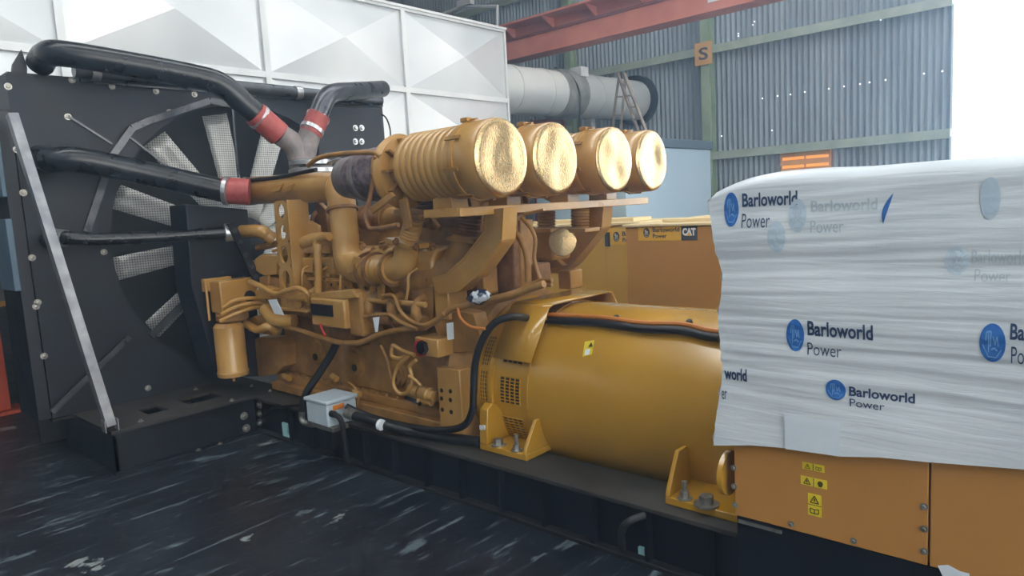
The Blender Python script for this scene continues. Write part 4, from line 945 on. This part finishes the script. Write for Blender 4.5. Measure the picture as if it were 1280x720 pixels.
# junction box on a bracket at the rail
jb = thing('junction_box', 'light grey junction box with orange label mounted on the rail', 'junction box', P(408, 540, y=2.5))
a, c = P(382, 504, y=2.43), P(418, 532, y=2.43)
jx0, jx1, jz0, jz1 = a.x, a.x+.25, P(400, 532, y=2.43).z, P(400, 505, y=2.43).z
MB().box(jx0, jx1, 2.43, 2.66, jz0, jz1).build('body', M['jb'], jb, .012)
MB().box(jx0-.01, jx1+.01, 2.42, 2.67, jz1, jz1+.025).build('lid', M['jb'], jb, .008)
MB().box(jx0-.02, jx1+.03, 2.44, 2.7, jz0-.03, jz0).build('bracket', M['zinc'], jb, .004)
MB().box(jx0+.1, jx0+.16, 2.5, 2.6, 0.1, jz0-.03).build('bracket_leg', M['rail'], jb)
p = P(422, 509, x=jx1); MB().box(jx1-.001, jx1+.002, 2.475, 2.56, jz1-.045, jz1-.012).build('label', M['orng'], jb)
gl = MB().cyl((jx1, 2.46, jz1-.06), (jx1+.035, 2.46, jz1-.06), .022).build('gland', M['rub'], jb)
MB().tube([V(jx1+.03, 2.46, jz1-.06), V(jx1+.09, 2.46, jz1-.075), V(jx1+.12, 2.46, jz1-.14), V(jx1+.125, 2.47, .06)], .018, 10).build('cable_tail', M['rub'], jb)
MB().cyl((jx1, 2.6, jz1-.07), (jx1+.03, 2.6, jz1-.07), .02).build('gland', M['rub'], jb)
lp = MB().tube([P(331, 520, y=2.55), P(340, 511, y=2.53), P(355, 508, y=2.53), P(380, 506, y=2.54)], .01, 8).build('thin_black_hose', M['rub']); tag(lp, 'thin black hose hanging at the rail beside the platform', 'hose')

# ------------------------------------------------------------------ control cabinet wrapped in printed film
YW = 2.5
cc = thing('control_cabinet', 'yellow control cabinet panels below printed white plastic film', 'cabinet', (-.5, YW+.5, ZR))
xP0 = P(918, 600, y=YW).x; xJ = P(1161.5, 640, y=YW).x; zP = .39; xP1 = .62
MB().box(xP0+.03, xP1, YW+.03, 4.1, zP, 1.62).build('body', M['panel'], cc)
for a_, b_ in ((xP0, xJ-.003), (xJ+.003, xP1)): MB().box(a_, b_, YW, YW+.03, zP, 1.1).build('side_panel', M['panel'], cc, .003)
MB().box(xP0, xP1, YW+.012, 4.1, .03, zP-.004).build('plinth', M['blk'], cc, .006)
MB().box(xP0+.01, xP0+.18, YW+.004, YW+.02, zP-.03, zP-.018).build('plinth_edge', M['zinc'], cc)
bolts(cc, [P(*q, y=YW) for q in ((917, 584.5), (917.5, 608), (919, 631), (989, 655), (1067, 676), (1155, 633), (1155, 661), (1155, 689))], .007, .006, M['zinc'], '-y', 0, 'screw')
def sticker(a, c, cells, vert=False):
    p, q = P(*a, y=YW), P(*c, y=YW); x0_, x1_, z0_, z1_ = p.x, q.x, q.z, p.z
    s_ = MB().box(x0_, x1_, YW-.002, YW, z0_, z1_).build('warning_sticker', M['yst'], cc)
    for i, kind in enumerate(cells):
        n_ = len(cells)
        cx_ = (x0_+x1_)/2 if vert else x0_+(x1_-x0_)*(i+.5)/n_; cz_ = z1_-(z1_-z0_)*(i+.5)/n_ if vert else (z0_+z1_)/2
        u = min((x1_-x0_)/(1 if vert else n_), (z1_-z0_)/(n_ if vert else 1))*.36; b = MB(); y = YW-.0035
        if kind == 'tri':
            t = [V(cx_-u, y, cz_-u*.8), V(cx_+u, y, cz_-u*.8), V(cx_, y, cz_+u)]
            for m_, n2 in zip(t, t[1:]+t[:1]): b.bar(m_, n2, u*.22, .001, (0, 1, 0))
            b.bar(V(cx_, y, cz_-u*.4), V(cx_, y, cz_+u*.35), u*.28, .001, (0, 1, 0))
        elif kind == 'book':
            for q1, q2 in (((-1, -.6), (-1, .5)), ((-1, .5), (0, .3)), ((0, .3), (1, .5)), ((1, .5), (1, -.6)), ((1, -.6), (0, -.8)), ((0, -.8), (-1, -.6)), ((0, .3), (0, -.8))): b.bar(V(cx_+u*q1[0], y, cz_+u*q1[1]), V(cx_+u*q2[0], y, cz_+u*q2[1]), u*.2, .001, (0, 1, 0))
        else:
            b.lathe(V(cx_, y+.001, cz_), (0, -1, 0), [(0, u*.8), (.001, u*.8)], 16); b.box(cx_-u*.5, cx_+u*.5, y, y+.001, cz_-u, cz_-u*.6)
        b.build('symbol', M['ydk'], s_, smooth=False)
    if len(cells) == 2:
        if vert: MB().box(x0_, x1_, YW-.0032, YW-.002, (z0_+z1_)/2-.001, (z0_+z1_)/2+.001).build('divider', M['ydk'], s_)
        else: MB().box((x0_+x1_)/2-.001, (x0_+x1_)/2+.001, YW-.0032, YW-.002, z0_, z1_).build('divider', M['ydk'], s_)
sticker((1003, 577), (1030.5, 591), ('tri', 'book')); sticker((1001, 594), (1034, 612), ('tri', 'head')); sticker((1010, 616), (1027, 647), ('tri', 'book'), True)
MB().add([P(*q, y=YW-.001) for q in ((1172, 707), (1185, 706), (1200, 714), (1212, 717), (1212, 724), (1180, 724))], [(0, 1, 2, 3, 4, 5)]).build('torn_paper', M['paper'], cc)

# the film: front sheet with stretched horizontal folds, rounded over the top, with loose left edge
wr = thing('plastic_film_wrap', 'white plastic stretch film printed with blue logos wrapped round cabinet', 'plastic wrap', (-.5, YW, 1))
edge = [(556, 893), (520, 896), (478, 902), (460, 903), (420, 899), (395, 897), (370, 902), (345, 903), (330, 899), (318, 896), (295, 893), (265, 888), (240, 886), (228, 892)]
epts = [P(e, s_, y=YW-.02) for s_, e in edge]                     # left edge, bottom to top
bpts = [P(*q, y=YW-.02) for q in ((893, 556), (940, 556), (985, 560), (1050, 570), (1100, 571), (1160, 577), (1280, 586))]
ZTOP = P(960, 216, y=YW).z
XW1 = .66
def interp(tab, t):
    if t <= tab[0][0]: return tab[0][1]
    for (a, b), (c, d) in zip(tab, tab[1:]):
        if t <= c: return b+(d-b)*(t-a)/(c-a)
    return tab[-1][1]
ET = sorted([(p.z, p.x) for p in epts]); BT = sorted([(p.x, p.z) for p in bpts])
def fold(x, z):
    s_ = 0
    zz = z+.05*(x+1)*math.sin(3*z)                      # folds fan out from the left corner
    s_ += .009*noise.noise(V(x*.9, 0, zz*9)); s_ += .0045*noise.noise(V(x*1.3+9, 3, zz*27)); s_ += .0022*noise.noise(V(x*2+5, 7, zz*60))
    k = max(0, min(1, (z-.86)/.1)) if z < 1.3 else max(.35, 1-(z-1.3)*2.0)    # taut below, gentler folds on top
    s_ *= .25+.75*k
    s_ += .012*noise.noise(V(x*3, 1, z*3))
    return s_
def wrapy(x, z): return YW-.026+fold(x, z)
vs = []; fs = []; nu, nv, nt_ = 150, 170, 26
for i in range(nu+1):
    u = i/nu
    for j in range(nv+1):
        v = j/nv; zb0 = interp(BT, -1.2+u*1.5); z = zb0+(ZTOP-zb0)*v
        xl_ = interp(ET, z); x = xl_+(XW1-xl_)*u; zb0 = interp(BT, x); z = zb0+(ZTOP-zb0)*v
        y = wrapy(x, z)
        rt = max(0, z-(ZTOP-.05))/.05; y += .05*(1-math.sqrt(max(0, 1-rt*rt)))
        sag = .02*noise.noise(V(x*2.5, 4, 0))*max(0, (v-.9)/.1)
        dip = .055*max(0, 1-(x-xl_)/.22)**2*max(0, (v-.85)/.15)    # corner drops at the left end
        vs.append((x, y, z+sag-dip))
    xl_ = interp(ET, ZTOP); x = xl_+(XW1-xl_)*u
    for j in range(1, nt_+1):
        t = j/nt_; y = YW+.024+t*1.6; sag = .02*noise.noise(V(x*2.5, 4, 0)); dip = .055*max(0, 1-(x-xl_)/.22)**2
        vs.append((x, y, ZTOP+sag-dip+.012*noise.noise(V(x*3, y*4, 2))-.0*t))
S_ = nv+1+nt_
for i in range(nu):
    for j in range(S_-1): fs.append((i*S_+j, (i+1)*S_+j, (i+1)*S_+j+1, i*S_+j+1))
fm_ = MB().add(vs, fs).build('film_sheet', M['film'], wr, fix=False)
# returning left flank of the film, bulging past the cabinet corner
vs = []; fs = []; nk = 8
for j in range(nv+1):
    for k in range(nk+1):
        x, y, z = vs_src = (0, 0, 0) if False else tuple(fm_.data.vertices[j].co)
        t = k/nk; vs.append((x-.03*math.sin(PI*t)*(.4+.6*noise.noise(V(0, t*3, z*6)))+.012*noise.noise(V(t*4, 2, z*22)), y+.6*t, z))
for j in range(nv):
    for k in range(nk): fs.append((j*(nk+1)+k, (j+1)*(nk+1)+k, (j+1)*(nk+1)+k+1, j*(nk+1)+k+1))
MB().add(vs, fs).build('film_flank', M['film'], wr, fix=False)
# hanging patch of lighter film at the lower edge
a = [P(*q, y=YW-.03) for q in ((980, 519), (1050, 527), (1051, 570), (982, 561))]
vs = []; 
for i in range(13):
    for j in range(9):
        p = (a[0].lerp(a[1], i/12)).lerp(a[3].lerp(a[2], i/12), j/8); vs.append((p.x, YW-.034+fold(p.x, max(p.z, .8))*.8-.002, p.z))
MB().add(vs, [(i*9+j, (i+1)*9+j, (i+1)*9+j+1, i*9+j+1) for i in range(12) for j in range(8)]).build('film_patch', M['paper'], wr, fix=False)
def wlogo(a, c, m=M['blue'], m2=M['bluel']):
    p, q = P(*a, y=YW-.026), P(*c, y=YW-.026); return logo(wr, ((p.x+q.x)/2, 0, (p.z+q.z)/2), abs(q.x-p.x)/2, abs(q.z-p.z)/2, m, m2, 0, warp=lambda x, z: wrapy(x, z)-.001)
def wtext(s_, ll, ur, m, bold):
    """ll / ur: pixel of the lower left and upper right corner of the word"""
    p = P(*ll, y=YW-.026); q = P(*ur, y=YW-.026); return text('print_word', s_, (p.x, 0, p.z), q.x-p.x, q.z-p.z, m, wr, bold, warp=lambda x, z: wrapy(x, z)-.001)
N_ = M['navy']
def brand(lx0, ly0, lx1, ly1, bx0, by0, bx1, by1, px0, py0, px1, py1, ml, mt, m2=None):
    wlogo((lx0, ly0), (lx1, ly1), ml, m2 or M['bluel']); wtext('Barloworld', (bx0, by0), (bx1, by1), mt, .025); wtext('Power', (px0, py0), (px1, py1), mt, -.004)
brand(905, 241, 924, 283, 928, 259, 997, 238, 928, 285, 963, 266, M['blue'], N_)
brand(983, 398, 1006, 440, 1010, 419, 1092, 406, 1010, 443, 1052, 431, M['blue'], N_)
brand(1225, 403, 1257, 454, 1263, 424, 1352, 409, 1264, 454, 1310, 436, M['blue'], N_)
brand(986, 249, 1009, 290, 1014, 265, 1097, 247, 1014, 291, 1055, 274, M['fade'], M['fade2'], M['fade2'])
brand(1181, 308, 1210, 344, 1214, 330, 1285, 312, 1218, 352, 1264, 337, M['fade'], M['fade2'], M['fade2'])
wlogo((960, 276), (983, 316), M['fade'], M['fade']); wlogo((1226, 222), (1250, 274), M['fade'], M['fade'])
wlogo((1032, 473), (1057, 502)); wtext('Barloworld', (1061, 495), (1143, 493), N_, .025); wtext('Power', (1062, 508), (1105, 504), N_, 0)
wtext('world', (905, 474), (933, 462), N_, .03); wtext('er', (902, 499), (908, 489), N_, .0)
p = P(1104, 280, y=YW-.026); q = P(1117, 241, y=YW-.026); vs = []
for i in range(11):
    t = i/10; z = p.z+(q.z-p.z)*t; xm = p.x+(q.x-p.x)*t; wd = .008*math.sin(PI*t)
    for s_ in (-1, 1): vs.append((xm+s_*wd-.008*math.sin(PI*t), wrapy(xm, z)-.002, z))
MB().add(vs, [(2*i, 2*i+1, 2*i+3, 2*i+2) for i in range(10)]).build('logo_fragment', M['blue'], wr, fix=False)

# ------------------------------------------------------------------ things past the radiator at the far left
op = thing('orange_post', 'orange-red steel post with bolted foot beyond the radiator', 'post', P(8, 512, z=0))
a = P(6, 515, z=0); MB().box(a.x-.08, a.x+.08, a.y-.12, a.y+.04, .03, P(6, 345, x=a.x).z).build('column', M['orpost'], op, .008)
MB().box(a.x-.16, a.x+.16, a.y-.2, a.y+.14, 0, .03).build('foot_plate', M['orpost'], op)
MB().bar(V(a.x, a.y+.02, 1.0), V(a.x+.25, a.y+.28, 1.05), .05, .05).build('side_arm', M['sign'], op)

# ------------------------------------------------------------------ haze: volume added in place of the pale bluish lens veil
hm = bpy.data.materials.new('veil_haze'); hm.use_nodes = True; nt = hm.node_tree
nt.nodes.remove(nt.nodes['Principled BSDF']); sc_ = nt.nodes.new('ShaderNodeVolumeScatter')
sc_.inputs['Color'].default_value = (.46, .7, 1, 1); sc_.inputs['Density'].default_value = .023; sc_.inputs['Anisotropy'].default_value = .6
nt.links.new(sc_.outputs[0], nt.nodes['Material Output'].inputs['Volume'])
hz = MB().box(-21.5, 13.2, -9.4, WY+1.5, -.2, 8.2).build('veil_haze', hm, smooth=False)
hz['kind'] = 'stuff'; tag(hz, 'thin pale blue haze added to veil the hall', 'haze')
